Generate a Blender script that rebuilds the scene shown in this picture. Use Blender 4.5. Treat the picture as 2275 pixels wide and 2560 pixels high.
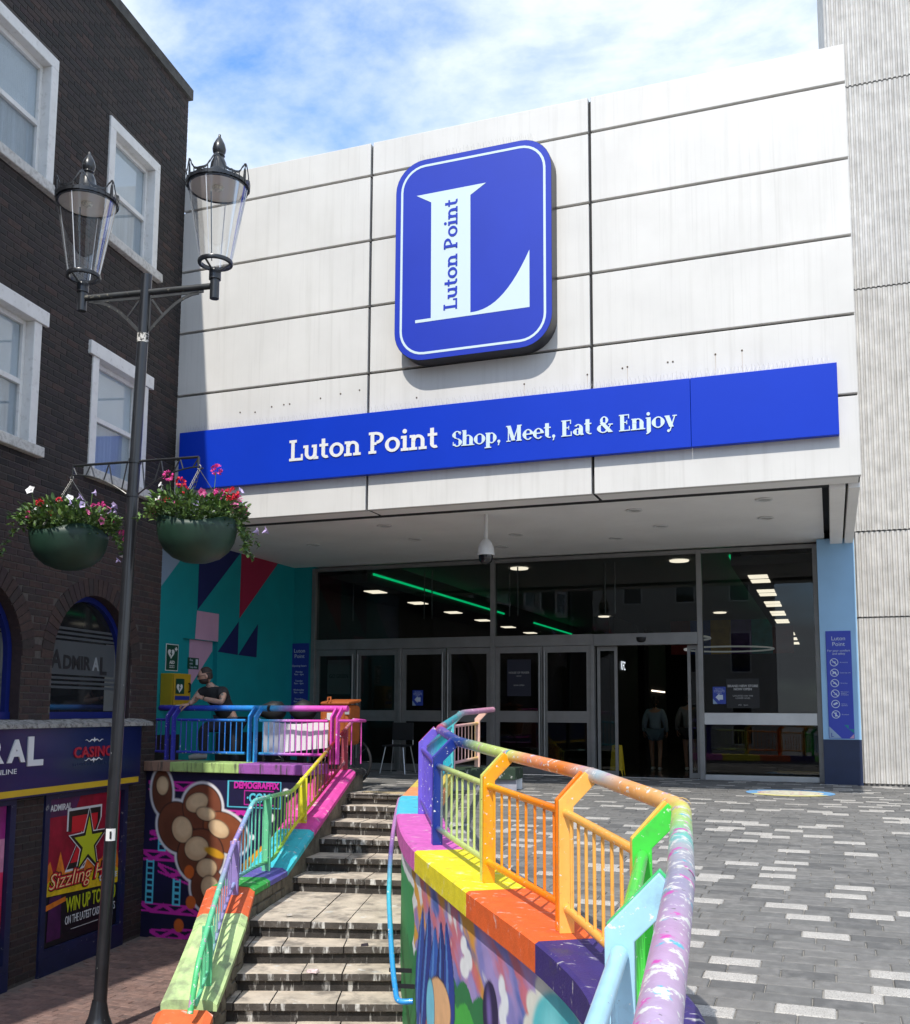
import bpy, bmesh, math, random
import numpy as np
from mathutils import Vector, Matrix
random.seed(7); rng = np.random.default_rng(7)
S = bpy.context.scene; COL = S.collection
R = math.radians
for o in list(bpy.data.objects): bpy.data.objects.remove(o)

# ------------------------------------------------------------------ camera
cd = bpy.data.cameras.new('camera'); cam = bpy.data.objects.new('camera', cd); COL.objects.link(cam)
YAW, PIT, ROL = R(20.314), R(6.418), R(0.288)
fw = Vector((-math.sin(YAW)*math.cos(PIT), math.cos(YAW)*math.cos(PIT), math.sin(PIT)))
r0 = Vector((math.cos(YAW), math.sin(YAW), 0)); u0 = r0.cross(fw)
rt = r0*math.cos(ROL)+u0*math.sin(ROL); up = -r0*math.sin(ROL)+u0*math.cos(ROL)
M = Matrix((rt, up, -fw)).transposed().to_4x4(); M.translation = Vector((0, -11.619, 1.094))
cam.matrix_world = M
cd.sensor_fit = 'HORIZONTAL'; cd.sensor_width = 36; cd.lens = 2505.08/2275*36
cd.shift_x = -10.107/2275; cd.shift_y = 215.557/2275
cd.clip_start = .05; cd.clip_end = 2000
S.camera = cam
CAM = Vector((0, -11.619, 1.094))

# ------------------------------------------------------------------ world + sun
SUND = Vector((-.005, .78, -1)).normalized()          # direction the light travels
EL = math.asin(-SUND.z); AZ = math.atan2(-SUND.x, -SUND.y)
w = bpy.data.worlds.new('World'); S.world = w; w.use_nodes = True
nt = w.node_tree; N = nt.nodes; LK = nt.links
bg = N['Background']; bg.inputs[1].default_value = .15
sky = N.new('ShaderNodeTexSky'); sky.sky_type = 'NISHITA'; sky.sun_disc = False
sky.sun_elevation = EL; sky.sun_rotation = AZ; sky.air_density = 1.0; sky.dust_density = .6; sky.ozone_density = 2.0
tc = N.new('ShaderNodeTexCoord')
mp = N.new('ShaderNodeMapping'); mp.inputs['Scale'].default_value = (1.0, 1.0, 2.0); mp.inputs['Location'].default_value = (.35, .1, .2)
n1 = N.new('ShaderNodeTexNoise'); n1.inputs['Scale'].default_value = 2.6; n1.inputs['Detail'].default_value = 8; n1.inputs['Roughness'].default_value = .58; n1.inputs['Distortion'].default_value = .55
n2 = N.new('ShaderNodeTexNoise'); n2.inputs['Scale'].default_value = 13; n2.inputs['Detail'].default_value = 6; n2.inputs['Roughness'].default_value = .6
ad = N.new('ShaderNodeMath'); ad.operation = 'MULTIPLY_ADD'; ad.inputs[1].default_value = .28
cr = N.new('ShaderNodeValToRGB'); cr.color_ramp.elements[0].position = .44; cr.color_ramp.elements[1].position = .70
mx = N.new('ShaderNodeMix'); mx.data_type = 'RGBA'; mx.inputs['B'].default_value = (4.1, 4.55, 5.05, 1)
tint = N.new('ShaderNodeMix'); tint.data_type = 'RGBA'; tint.blend_type = 'MULTIPLY'; tint.inputs['Factor'].default_value = 1; tint.inputs['B'].default_value = (.92, 1.22, 1.48, 1)
for a, b in ((tc.outputs['Generated'], mp.inputs[0]), (mp.outputs[0], n1.inputs[0]), (mp.outputs[0], n2.inputs[0]),
             (n2.outputs[0], ad.inputs[0]), (n1.outputs[0], ad.inputs[2]), (ad.outputs[0], cr.inputs[0]),
             (cr.outputs[0], mx.inputs['Factor']), (sky.outputs[0], tint.inputs['A']), (tint.outputs['Result'], mx.inputs['A']), (mx.outputs['Result'], bg.inputs[0])):
    LK.new(a, b)
sl = bpy.data.lights.new('sun', 'SUN'); sl.energy = 2.7; sl.angle = R(.53); sl.color = (1, .95, .87)
so = bpy.data.objects.new('sun', sl); COL.objects.link(so); so.location = (0, -20, 30)
so.rotation_euler = SUND.to_track_quat('-Z', 'Y').to_euler()
S.view_settings.view_transform = 'Standard'; S.view_settings.look = 'None'; S.view_settings.gamma = 1
S.view_settings.exposure = .68; S.view_settings.use_curve_mapping = False
S.render.engine = 'CYCLES'; S.cycles.max_bounces = 8; S.cycles.transparent_max_bounces = 16
S.cycles.sample_clamp_indirect = 6; S.cycles.use_denoising = True

# ------------------------------------------------------------------ materials
MATS = {}
def mat(name, col, rough=.6, metal=0., var=.0, scale=8., bump=0., bscale=60., spec=.5, emit=None, estr=0., attr=False, coat=0.,
        chips=None, streak=None, dirt=None, axis_scale=None):
    """procedural material: base colour (or colour attribute) + noise variation, streaks, chips, dirt, relief"""
    if name in MATS: return MATS[name]
    m = bpy.data.materials.new(name); m.use_nodes = True; t = m.node_tree; n = t.nodes; l = t.links
    b = n['Principled BSDF']; b.inputs['Roughness'].default_value = rough; b.inputs['Metallic'].default_value = metal
    b.inputs['Specular IOR Level'].default_value = spec
    if coat: b.inputs['Coat Weight'].default_value = coat; b.inputs['Coat Roughness'].default_value = .08
    co = n.new('ShaderNodeTexCoord'); geo = n.new('ShaderNodeNewGeometry')
    pos = geo.outputs['Position']
    if attr:
        a = n.new('ShaderNodeAttribute'); a.attribute_name = 'Col'; cur = a.outputs['Color']
    else:
        a = n.new('ShaderNodeRGB'); a.outputs[0].default_value = (*col, 1); cur = a.outputs[0]
    def noise(sc, det=5, ro=.55, vec=None, scl=None):
        x = n.new('ShaderNodeTexNoise'); x.inputs['Scale'].default_value = sc; x.inputs['Detail'].default_value = det; x.inputs['Roughness'].default_value = ro
        v = vec or pos
        if scl:
            mm = n.new('ShaderNodeMapping'); mm.inputs['Scale'].default_value = scl; l.new(v, mm.inputs[0]); v = mm.outputs[0]
        l.new(v, x.inputs[0]); return x.outputs[0]
    def ramp(src, p0, p1, c0=(0, 0, 0), c1=(1, 1, 1)):
        x = n.new('ShaderNodeValToRGB'); e = x.color_ramp.elements
        e[0].position = p0; e[1].position = p1; e[0].color = (*c0, 1); e[1].color = (*c1, 1); l.new(src, x.inputs[0]); return x.outputs[0]
    def mixc(f, A, B, mode='MIX'):
        x = n.new('ShaderNodeMix'); x.data_type = 'RGBA'; x.blend_type = mode
        if isinstance(f, float): x.inputs['Factor'].default_value = f
        else: l.new(f, x.inputs['Factor'])
        l.new(A, x.inputs['A'])
        if isinstance(B, tuple): x.inputs['B'].default_value = (*B, 1)
        else: l.new(B, x.inputs['B'])
        return x.outputs['Result']
    if var:
        cur = mixc(1., cur, ramp(noise(scale, scl=axis_scale), .3, .7, (1-var,)*3, (1+var,)*3), 'MULTIPLY')
    for st in (streak or []):      # (scale vector, p0, p1, colour, amount)
        f = ramp(noise(1., 6, .6, scl=st[0]), st[1], st[2], (0, 0, 0), (st[4],)*3); cur = mixc(f, cur, st[3])
    for ch in (chips or []):       # (scale, p0, p1, colour)
        f = ramp(noise(ch[0], 6, .62, scl=ch[4] if len(ch) > 4 else None), ch[1], ch[2]); cur = mixc(f, cur, ch[3])
    if dirt:                       # (scale, p0, p1, colour, amount)
        f = ramp(noise(dirt[0], 7, .65), dirt[1], dirt[2], (0, 0, 0), (dirt[4],)*3); cur = mixc(f, cur, dirt[3])
    l.new(cur, b.inputs['Base Color'])
    if bump:
        bp = n.new('ShaderNodeBump'); bp.inputs['Strength'].default_value = bump; bp.inputs['Distance'].default_value = .02
        l.new(noise(bscale, 4), bp.inputs['Height']); l.new(bp.outputs[0], b.inputs['Normal'])
    if emit: b.inputs['Emission Color'].default_value = (*emit, 1); b.inputs['Emission Strength'].default_value = estr
    MATS[name] = m; return m
def glassmat(name, tint=(.5, .55, .55), ior=1.5, rough=0., extra=0., back=0.):
    m = bpy.data.materials.new(name); m.use_nodes = True; t = m.node_tree; n = t.nodes; l = t.links
    n.remove(n['Principled BSDF']); tr = n.new('ShaderNodeBsdfTransparent'); tr.inputs[0].default_value = (*tint, 1)
    gl = n.new('ShaderNodeBsdfGlossy'); gl.inputs['Roughness'].default_value = rough; fr = n.new('ShaderNodeFresnel'); fr.inputs[0].default_value = ior
    ad = n.new('ShaderNodeMath'); ad.operation = 'ADD'; ad.inputs[1].default_value = extra; ad.use_clamp = True
    geo = n.new('ShaderNodeNewGeometry'); fm = n.new('ShaderNodeMath'); fm.operation = 'SUBTRACT'; fm.inputs[0].default_value = 1; bk = n.new('ShaderNodeMath'); bk.operation = 'MULTIPLY'; bk.inputs[1].default_value = 1-back; l.new(geo.outputs['Backfacing'], bk.inputs[0]); l.new(bk.outputs[0], fm.inputs[1]); fq = n.new('ShaderNodeMath'); fq.operation = 'MULTIPLY'; l.new(ad.outputs[0], fq.inputs[0]); l.new(fm.outputs[0], fq.inputs[1])
    l.new(fr.outputs[0], ad.inputs[0]); mx = n.new('ShaderNodeMixShader'); l.new(fq.outputs[0], mx.inputs[0]); l.new(tr.outputs[0], mx.inputs[1]); l.new(gl.outputs[0], mx.inputs[2])
    l.new(mx.outputs[0], n['Material Output'].inputs[0]); MATS[name] = m; return m

# ------------------------------------------------------------------ mesh builder
class MB:
    def __init__(s): s.v = []; s.f = []; s.c = []; s.m = []; s.cur = (1, 1, 1); s.mi = 0
    def add(s, vs, fs, cols=None):
        b = len(s.v); s.v += [tuple(p) for p in vs]; s.c += (cols if cols else [s.cur]*len(vs))
        s.f += [tuple(b+i for i in f) for f in fs]; s.m += [s.mi]*len(fs); return s
    def box(s, x0, x1, y0, y1, z0, z1):
        return s.add([(x0,y0,z0),(x1,y0,z0),(x1,y1,z0),(x0,y1,z0),(x0,y0,z1),(x1,y0,z1),(x1,y1,z1),(x0,y1,z1)],
                     [(0,3,2,1),(4,5,6,7),(0,1,5,4),(1,2,6,5),(2,3,7,6),(3,0,4,7)])
    def obox(s, c, ax, ay, az):    # centre + half-axis vectors
        c, ax, ay, az = map(Vector, (c, ax, ay, az))
        vs = [c+i*ax+j*ay+k*az for k in (-1, 1) for i, j in ((-1,-1),(1,-1),(1,1),(-1,1))]
        return s.add(vs, [(0,3,2,1),(4,5,6,7),(0,1,5,4),(1,2,6,5),(2,3,7,6),(3,0,4,7)])
    def prism(s, pts, vec):        # polygon (3d, ccw seen from -vec side) extruded by vec
        pts = [Vector(p) for p in pts]; vec = Vector(vec); k = len(pts)
        vs = pts+[p+vec for p in pts]
        return s.add(vs, [tuple(range(k))[::-1], tuple(range(k, 2*k))]+[(i, (i+1) % k, k+(i+1) % k, k+i) for i in range(k)])
    def poly(s, pts): return s.add(pts, [tuple(range(len(pts)))])
    def tube(s, path, r, n=10, caps=True, cols=None):
        P = [Vector(p) for p in path]; k = len(P); rs = r if isinstance(r, (list, tuple)) else [r]*k
        T = []
        for i in range(k):
            a = P[max(i-1, 0)]; b = P[min(i+1, k-1)]
            d1 = (P[i]-a).normalized() if i else None; d2 = (b-P[i]).normalized() if i < k-1 else None
            T.append(((d1 or d2)+(d2 or d1)).normalized())
        ref = Vector((0, 0, 1)) if abs(T[0].z) < .9 else Vector((1, 0, 0))
        vs = []; cs = []
        for i in range(k):
            x = T[i].cross(ref)
            if x.length < 1e-4: x = T[i].cross(Vector((0, 1, 0)))
            x.normalize(); y = x.cross(T[i]).normalized(); ref = y if abs(T[i].dot(y)) < .99 else ref
            sc = 1.
            if 0 < i < k-1: sc = 1/max(.55, (P[i]-P[i-1]).normalized().dot(T[i]))
            for j in range(n):
                a = 2*math.pi*j/n; vs.append(P[i]+(x*math.cos(a)+y*math.sin(a))*rs[i]*(1 if sc == 1 else 1+(sc-1)*.6)); cs.append(cols[i] if cols else s.cur)
        fs = [(i*n+j, i*n+(j+1) % n, (i+1)*n+(j+1) % n, (i+1)*n+j) for i in range(k-1) for j in range(n)]
        if caps: fs += [tuple(range(n))[::-1], tuple(range((k-1)*n, k*n))]
        return s.add(vs, fs, cs)
    def lathe(s, prof, c=(0, 0, 0), n=24, a0=0., a1=2*math.pi):
        c = Vector(c); full = abs(a1-a0-2*math.pi) < 1e-6; k = len(prof); m = n if full else n+1; vs = []
        for i in range(m):
            a = a0+(a1-a0)*i/n
            for r, z in prof: vs.append(c+Vector((r*math.cos(a), r*math.sin(a), z)))
        fs = [(i*k+j, ((i+1) % m)*k+j, ((i+1) % m)*k+j+1, i*k+j+1) for i in range(n) for j in range(k-1)]
        return s.add(vs, fs)
    def mesh(s, name):
        me = bpy.data.meshes.new(name); me.from_pydata(s.v, [], s.f); me.validate(clean_customdata=False); me.update(); return me
    def build(s, name, m, parent=None, smooth=False, kind=None, bevel=0., keepc=True):
        me = bpy.data.meshes.new(name); me.from_pydata(s.v, [], s.f)
        ms = m if isinstance(m, (list, tuple)) else [m]
        for x in ms: me.materials.append(x)
        if len(ms) > 1: me.polygons.foreach_set('material_index', s.m)
        if any(c != (1, 1, 1) for c in s.c):
            at = me.color_attributes.new('Col', 'FLOAT_COLOR', 'POINT')
            at.data.foreach_set('color', np.hstack([np.array(s.c, dtype=np.float32), np.ones((len(s.c), 1), np.float32)]).ravel())
        bm = bmesh.new(); bm.from_mesh(me); bmesh.ops.recalc_face_normals(bm, faces=bm.faces); bm.to_mesh(me); bm.free()
        if smooth:
            me.polygons.foreach_set('use_smooth', [True]*len(me.polygons)); me.set_sharp_from_angle(angle=R(42))
        return put(name, me, parent, kind, bevel)
def put(name, me, parent=None, kind=None, bevel=0.):
    o = bpy.data.objects.new(name, me); COL.objects.link(o)
    if parent: o.parent = parent
    if kind: o['kind'] = kind
    if bevel:
        b = o.modifiers.new('bevel', 'BEVEL'); b.width = bevel; b.segments = 2; b.limit_method = 'ANGLE'
    return o
def tag(o, label, cat, group=None):
    o['label'] = label; o['category'] = cat
    if group: o['group'] = group
    return o
def thing(name, label, cat, loc=(0, 0, 0), group=None):
    o = bpy.data.objects.new(name, None); COL.objects.link(o); o.location = loc; o.empty_display_size = .2
    return tag(o, label, cat, group)
def rel(mb, o):     # shift builder vertices into the frame of an empty at o.location
    l = o.location; mb.v = [(x-l.x, y-l.y, z-l.z) for x, y, z in mb.v]; return mb
def box(name, a, m, parent=None, bevel=0., **k): return MB().box(*a).build(name, m, parent, bevel=bevel, **k)
def lerp(a, b, t): return tuple(x+(y-x)*t for x, y in zip(a, b))
def stops(st, t):
    if t <= st[0][0]: return st[0][1]
    for (t0, c0), (t1, c1) in zip(st, st[1:]):
        if t <= t1: return lerp(c0, c1, (t-t0)/(t1-t0))
    return st[-1][1]
def srgb(r, g, b): return tuple(((c/255+.055)/1.055)**2.4 if c > 10 else c/255/12.92 for c in (r, g, b))
def text(body, size, O, X, Z, m, parent, name='lettering', align='CENTER', depth=.003, sx=1., bold=0., shear=0., width=None, spacing=1.):
    """flat lettering in the plane spanned by X (right) and Z (up); O = baseline anchor"""
    cu = bpy.data.curves.new('t', 'FONT'); cu.body = body; cu.size = size; cu.align_x = align; cu.extrude = depth/2; cu.offset = bold; cu.shear = shear; cu.space_character = spacing
    cu.resolution_u = 3
    ob = bpy.data.objects.new('t', cu); COL.objects.link(ob); dg = bpy.context.evaluated_depsgraph_get(); dg.update()
    me = bpy.data.meshes.new_from_object(ob.evaluated_get(dg)); bpy.data.objects.remove(ob); bpy.data.curves.remove(cu)
    if width and len(me.vertices):
        xs = [v.co.x for v in me.vertices]; sx = width/max(1e-6, max(xs)-min(xs))
        if align == 'LEFT': x0 = min(xs)
        else: x0 = 0
        for v in me.vertices: v.co.x -= x0
    X = Vector(X).normalized(); Z = Vector(Z).normalized(); Y = X.cross(Z)
    me.transform(Matrix.Diagonal((sx, 1, 1, 1)))
    mt = Matrix((X, Z, Y)).transposed().to_4x4(); mt.translation = Vector(O); me.transform(mt)
    me.materials.clear(); me.materials.append(m); me.name = name
    return put(name, me, parent)
# ================================================================== shared geometry
SZ = -1.83                                            # lower street level
def tz(y): return .04 if y > 0 else .04+.043*y        # terrace / ramp level
def cz_(y): return .27+.043*y                         # coping level of the curved wall
WP = [(-5.151,.906),(-4.885,.195),(-4.388,-1.457),(-4.246,-1.91),(-3.707,-3.19),(-3.039,-4.471),(-2.225,-5.645),(-1.463,-6.677),
      (-1.198,-7.069),(-1.03,-7.357),(-.923,-7.604),(-.879,-7.791),(-.84,-8.1),(-.80,-8.6),(-.77,-9.4),(-.75,-10.6),(-.74,-12.2),(-.74,-15)]
def catmull(P, n):
    out = []
    for i in range(len(P)-1):
        p0 = P[max(i-1,0)]; p1 = P[i]; p2 = P[i+1]; p3 = P[min(i+2,len(P)-1)]
        for k in range(n):
            t = k/n
            out.append(tuple(.5*((2*b)+(-a+c)*t+(2*a-5*b+4*c-d)*t*t+(-a+3*b-3*c+d)*t**3) for a,b,c,d in zip(p0,p1,p2,p3)))
    return out+[tuple(P[-1])]
WPS = catmull(WP, 6)                                  # outer face line of the curved wall
def path_off(P, o):                                   # offset to the right-hand (terrace) side of travel from far to near -> +o goes to +x side
    out = []
    for i, p in enumerate(P):
        a = Vector(P[max(i-1,0)]); b = Vector(P[min(i+1,len(P)-1)]); d = (b-a).normalized()
        out.append((p[0]-d.y*o, p[1]+d.x*o))
    return out
def wall_x(y, P=WPS):
    for a, b in zip(P, P[1:]):
        if (a[1]-y)*(b[1]-y) <= 0 and a[1] != b[1]: return a[0]+(b[0]-a[0])*(y-a[1])/(b[1]-a[1])
    return P[-1][0] if y < P[-1][1] else P[0][0]

# ---- common materials
m_joint = mat('dark_joint', (.02,.02,.022), .8)
m_white = mat('white_cladding', (.635,.622,.595), .5, var=.05, scale=1.3,
   streak=[((9,9,.35), .52, .80, (.40,.385,.35), .36), ((30,30,.5), .56, .80, (.36,.345,.32), .32), ((.7,.7,.5), .52, .78, (.52,.50,.46), .4)])
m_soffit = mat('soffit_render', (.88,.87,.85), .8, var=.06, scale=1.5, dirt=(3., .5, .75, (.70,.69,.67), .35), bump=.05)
m_conc = mat('ribbed_concrete', (.56,.545,.52), .9, var=.16, scale=6, bump=.55, bscale=85, dirt=(1.2,.5,.8,(.42,.40,.375),.35), streak=[((26,26,.6),.5,.78,(.30,.285,.27),.35)])
m_concd = mat('concrete_joint', (.16,.155,.15), .95, var=.3, scale=20)
m_street = mat('street_bedding', (.16,.125,.11), .95, var=.2, scale=12)
m_sand = mat('paver_joint_sand', (.30,.285,.26), .95, var=.2, scale=30)
m_pav = [mat('paver_grey_%d' % i, c, .78, var=.16, scale=14, bump=.25, bscale=90, dirt=(7,.52,.72,(.26,.25,.24),.4)) for i, c in enumerate([(.150,.148,.143),(.164,.160,.155),(.118,.117,.115),(.176,.171,.164),(.156,.152,.146)])]
m_pavw = mat('paver_granite', (.47,.45,.42), .75, var=.12, scale=6, chips=[(150,.50,.60,(.24,.225,.21))], bump=.15, bscale=150, dirt=(4,.55,.8,(.38,.35,.32),.4))
m_sett = [mat('street_brick_%d' % i, c, .9, var=.22, scale=16, bump=.3, bscale=70, dirt=(9,.5,.75,(.10,.09,.085),.5)) for i, c in enumerate([(.20,.125,.105),(.235,.15,.125),(.17,.11,.095),(.215,.14,.12)])]

# ================================================================== ground
b = MB(); b.box(-400, 400, -400, 400, SZ-.4, SZ-.05)
g = b.build('ground', mat('far_ground', (.26,.25,.24), .95, var=.2, scale=.3)); g['kind'] = 'structure'
b = MB(); b.box(-12, -.6, -40, -.40, SZ-.049, SZ-.012)
street = b.build('lower_street', m_street); street['kind'] = 'structure'

# terrace and ramp: swept strips in y
ys = [-15,-12,-10,-9,-8.4,-7.9,-7.6,-7.3,-7,-6.6,-6.2,-5.8,-5.4,-5,-4.6,-4.2,-3.8,-3.2,-2.6,-1.9,-1.2,-.6,0.,.2]
b = MB()
for y0, y1 in zip(ys, ys[1:]):
    x0, x1 = wall_x(y0)+.25, wall_x(y1)+.25
    b.poly([(x0,y0,tz(y0)-.012),(14,y0,tz(y0)-.012),(14,y1,tz(y1)-.012),(x1,y1,tz(y1)-.012)])
b.poly([(-9.33,.2,.028),(14,.2,.028),(14,4.9,.028),(-9.33,4.9,.028)])
b.poly([(-9.33,-.3,.028),(-6.05,-.3,.028),(-6.05,.2,.028),(-9.33,.2,.028)])
b.poly([(-5.76,.09,.028),(-5.0,.19,.028),(-5.0,.2,.028),(-5.76,.2,.028)])
ter = b.build('terrace', m_sand); ter['kind'] = 'structure'
# earth body under the terrace so that it is solid
b = MB()
for y0, y1 in zip(ys[:-1], ys[1:]):
    x0, x1 = wall_x(y0)+.25, wall_x(y1)+.25
    b.add([(x0,y0,SZ-.2),(14,y0,SZ-.2),(14,y1,SZ-.2),(x1,y1,SZ-.2),(x0,y0,tz(y0)-.03),(14,y0,tz(y0)-.03),(14,y1,tz(y1)-.03),(x1,y1,tz(y1)-.03)],[(4,5,6,7),(3,0,4,7)])
b.build('earth_fill', mat('earth', (.12,.11,.1), .95))['kind'] = 'structure'

# ---- pavers of terrace and ramp: 300 nearest as single objects, the rest joined
PL, PW, PT = .265, .138, .05
def paver_mesh(name, m, L, W, T, bev=.006):
    x, y = L/2-.0025, W/2-.0025
    vs = [(-x,-y,-T),(x,-y,-T),(x,y,-T),(-x,y,-T),(-x,-y,-bev),(x,-y,-bev),(x,y,-bev),(-x,y,-bev),(-x+bev,-y+bev,0),(x-bev,-y+bev,0),(x-bev,y-bev,0),(-x+bev,y-bev,0)]
    fs = [(0,1,5,4),(1,2,6,5),(2,3,7,6),(3,0,4,7),(4,5,9,8),(5,6,10,9),(6,7,11,10),(7,4,8,11),(8,9,10,11)]
    me = bpy.data.meshes.new(name); me.from_pydata(vs, [], fs); me.materials.append(m); return me
pmesh = [paver_mesh('paver', m, PL, PW, PT) for m in m_pav]; pmw = paver_mesh('paver', m_pavw, PL, PW, PT)
cells = []; y = -9.2; row = 0
prng = random.Random(31)
while y < 4.72:
    yc = y+PW/2; off = (row % 2)*.16+prng.choice((0, .0, .08, -.06)); x = -9.3+off
    while x < 5.2:
        xc = x+PL/2
        ok = xc+PL/2 < (5.2 if yc < 4.3 else .40)
        if yc < .22: ok = ok and (xc-PL/2 > max(wall_x(yc-.1), wall_x(yc+.1))+.42 or (yc > -.2 and xc+PL/2 < -6.05 and yc > .05))
        else: ok = ok and xc-PL/2 > -9.32
        if ok: cells.append((xc, yc, prng.random()))
        x += PL
    y += PW; row += 1
tilt = math.atan(.043)
def nview(p):   # inside the picture?
    v = Vector(p)-CAM; d = v.dot(fw)
    if d < .3: return None
    return (v.dot(rt)/d*2505+1147.6, 1495.6-v.dot(up)/d*2505, d)
vis = []
for c in cells:
    q = nview((c[0], c[1], tz(c[1])))
    if q and -60 < q[0] < 2340 and q[1] < 2620 and not (c[1] < 3.5 and q[0] < 1250): vis.append((q[2], c))
vis.sort(key=lambda t: t[0]); top = set(id(c) for _, c in vis[:300])
wset = {}
for c in cells:
    k_ = (round(c[1]/PW), round(c[0]/PL))
    wset[id(c)] = c[2] < .21 and not any((k_[0]+a, k_[1]+e) in wset for a, e in ((0,-1),(-1,0))) or c[2] < .012
    if wset[id(c)]: wset[k_] = 1
def white(c): return wset[id(c)]
rest = MB(); rest_m = [*m_pav, m_pavw]
for c in cells:
    k = 5 if white(c) else int(c[2]*9973) % 5
    tl = tilt if c[1] < 0 else 0.; dz = (prng.random()-.5)*.003
    if id(c) in top:
        o = put('paver', pmw if k == 5 else pmesh[k], ter); o.location = (c[0], c[1], tz(c[1])+dz)
        o.rotation_euler = (tl+(prng.random()-.5)*.004, (prng.random()-.5)*.003, (prng.random()-.5)*.006)
    else:
        me = pmesh[0]; rest.mi = k; s_ = math.sin(tl)
        rest.add([(v.co.x+c[0], v.co.y+c[1], v.co.z+tz(c[1])+dz+v.co.y*s_) for v in me.vertices], [tuple(p.vertices) for p in me.polygons])
rest.build('pavers', rest_m, ter, kind='stuff')

# ---- bricks of the lower street
QL, QW = .2, .1
qmesh = [paver_mesh('paving_brick', m, QL, QW, .04, .005) for m in m_sett]
qc = []; y = -7.2; row = 0
while y < -.46:
    x = -8.9+(row % 2)*.1
    while x < -4.2:
        xc, yc = x+QL/2, y+QW/2
        if xc-.1 > -8.6-.126*yc+.06 and xc+.1 < -5.3-(yc+3.9)*.34: qc.append((xc, yc))
        x += QL
    y += QW; row += 1
v2 = []
for c in qc:
    q = nview((c[0], c[1], SZ))
    if q and -30 < q[0] < 2300 and q[1] < 2600: v2.append((q[2], c))
v2.sort(); qtop = set(c for _, c in v2[:300]); rest = MB()
for c in qc:
    k = prng.randrange(4); dz = (prng.random()-.5)*.006
    if c in qtop:
        o = put('paving_brick', qmesh[k], street); o.location = (c[0], c[1], SZ+dz); o.rotation_euler = ((prng.random()-.5)*.03, (prng.random()-.5)*.03, (prng.random()-.5)*.03)
    else:
        rest.mi = k; rest.add([(v.co.x+c[0], v.co.y+c[1], v.co.z+SZ+dz) for v in qmesh[0].vertices], [tuple(p.vertices) for p in qmesh[0].polygons])
rest.build('paving_bricks', m_sett, street, kind='stuff')

# ================================================================== white shopping-centre building
mall = thing('shopping_centre', 'white panelled shopping centre with wide glazed entrance under its overhang', 'building', (-4.1, 0, .04))
XS = [-8.62,-5.593,-2.595,.391]; ZS = [8.757,8.289,7.368,6.447,5.526,4.605,3.687]
for i in range(3):
    for j in range(6):
        b = MB().box(XS[i]+(.0 if i == 0 else .018), XS[i+1]-(.018 if i < 2 else 0), 0, .09, ZS[j+1]+(.017 if j < 5 else 0), ZS[j]-(.017 if j else 0))
        rel(b, mall).build('facade_panel', m_white, mall, bevel=.006)
rel(MB().box(-8.62,.385,.07,.6,3.70,8.74), mall).build('facade_backing', m_joint, mall)
# soffit lip pieces with a joint between them, soffit, right-hand beam
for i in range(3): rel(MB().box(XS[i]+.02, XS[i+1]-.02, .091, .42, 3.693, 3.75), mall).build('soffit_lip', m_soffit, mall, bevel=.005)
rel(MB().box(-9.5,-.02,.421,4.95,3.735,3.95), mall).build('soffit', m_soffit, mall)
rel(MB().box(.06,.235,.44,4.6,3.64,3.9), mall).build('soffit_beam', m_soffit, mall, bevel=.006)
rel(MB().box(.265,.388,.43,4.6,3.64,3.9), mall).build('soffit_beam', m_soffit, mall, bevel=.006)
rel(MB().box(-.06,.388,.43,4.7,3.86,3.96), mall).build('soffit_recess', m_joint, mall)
# roof behind the parapet and body of the building
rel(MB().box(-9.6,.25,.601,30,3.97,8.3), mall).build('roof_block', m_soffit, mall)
# teal side wall with its geometric mural, fire door in a recess
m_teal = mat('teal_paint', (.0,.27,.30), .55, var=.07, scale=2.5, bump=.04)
m_navy = mat('navy_paint', (.008,.012,.105), .55, var=.06, scale=3)
m_red = mat('crimson_paint', (.33,.012,.055), .55, var=.06, scale=3)
m_pink = mat('pink_paint', (.56,.33,.47), .55, var=.05, scale=3)
m_lblue = mat('pale_blue_paint', (.27,.37,.52), .55, var=.05, scale=3)
m_black = mat('black_paint', (.012,.012,.014), .6)
TX = -9.33
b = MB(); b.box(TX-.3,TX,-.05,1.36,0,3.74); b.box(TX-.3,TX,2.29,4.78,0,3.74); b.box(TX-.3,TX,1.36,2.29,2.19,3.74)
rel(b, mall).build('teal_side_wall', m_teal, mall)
def tp(name, pts, m, d=.004): 
    bb = MB(); bb.prism([(TX+.0005, y, z) for y, z in pts], (d, 0, 0)); return rel(bb, mall).build(name, m, mall)
tp('painted_shape', [(.0,3.72),(.9,3.735),(1.2,3.37),(.3,2.45),(.0,2.45)], m_lblue)
tp('painted_shape', [(1.70,3.735),(2.87,3.735),(1.70,2.66)], m_navy)
tp('painted_shape', [(2.91,3.735),(4.11,3.735),(2.90,2.63)], m_red)
tp('painted_shape', [(1.69,2.645),(2.29,2.645),(2.29,2.196),(1.66,2.196)], m_pink)
tp('painted_shape', [(2.88,2.57),(2.88,2.01),(2.295,2.03)], m_navy); tp('painted_shape', [(3.49,2.58),(3.47,2.0),(2.9,2.01)], m_navy)
tp('painted_dado', [(2.31,.72),(4.75,.72),(4.75,.05),(2.31,.05)], m_black); tp('painted_dado', [(.0,.72),(1.34,.72),(1.34,.05),(.0,.05)], m_black)
dr = rel(MB().box(TX-.12,TX-.08,1.36,2.29,.03,2.19), mall).build('fire_door', m_teal, mall)
MB().prism([(0,0,0),(0,.62,0),(0,.62,-.15),(0,.05,-.74),(0,.0,-.74)], (.004,0,0)).build('painted_shape', m_pink, dr).location = (TX-.079+4.1,1.63,2.15)
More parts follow.
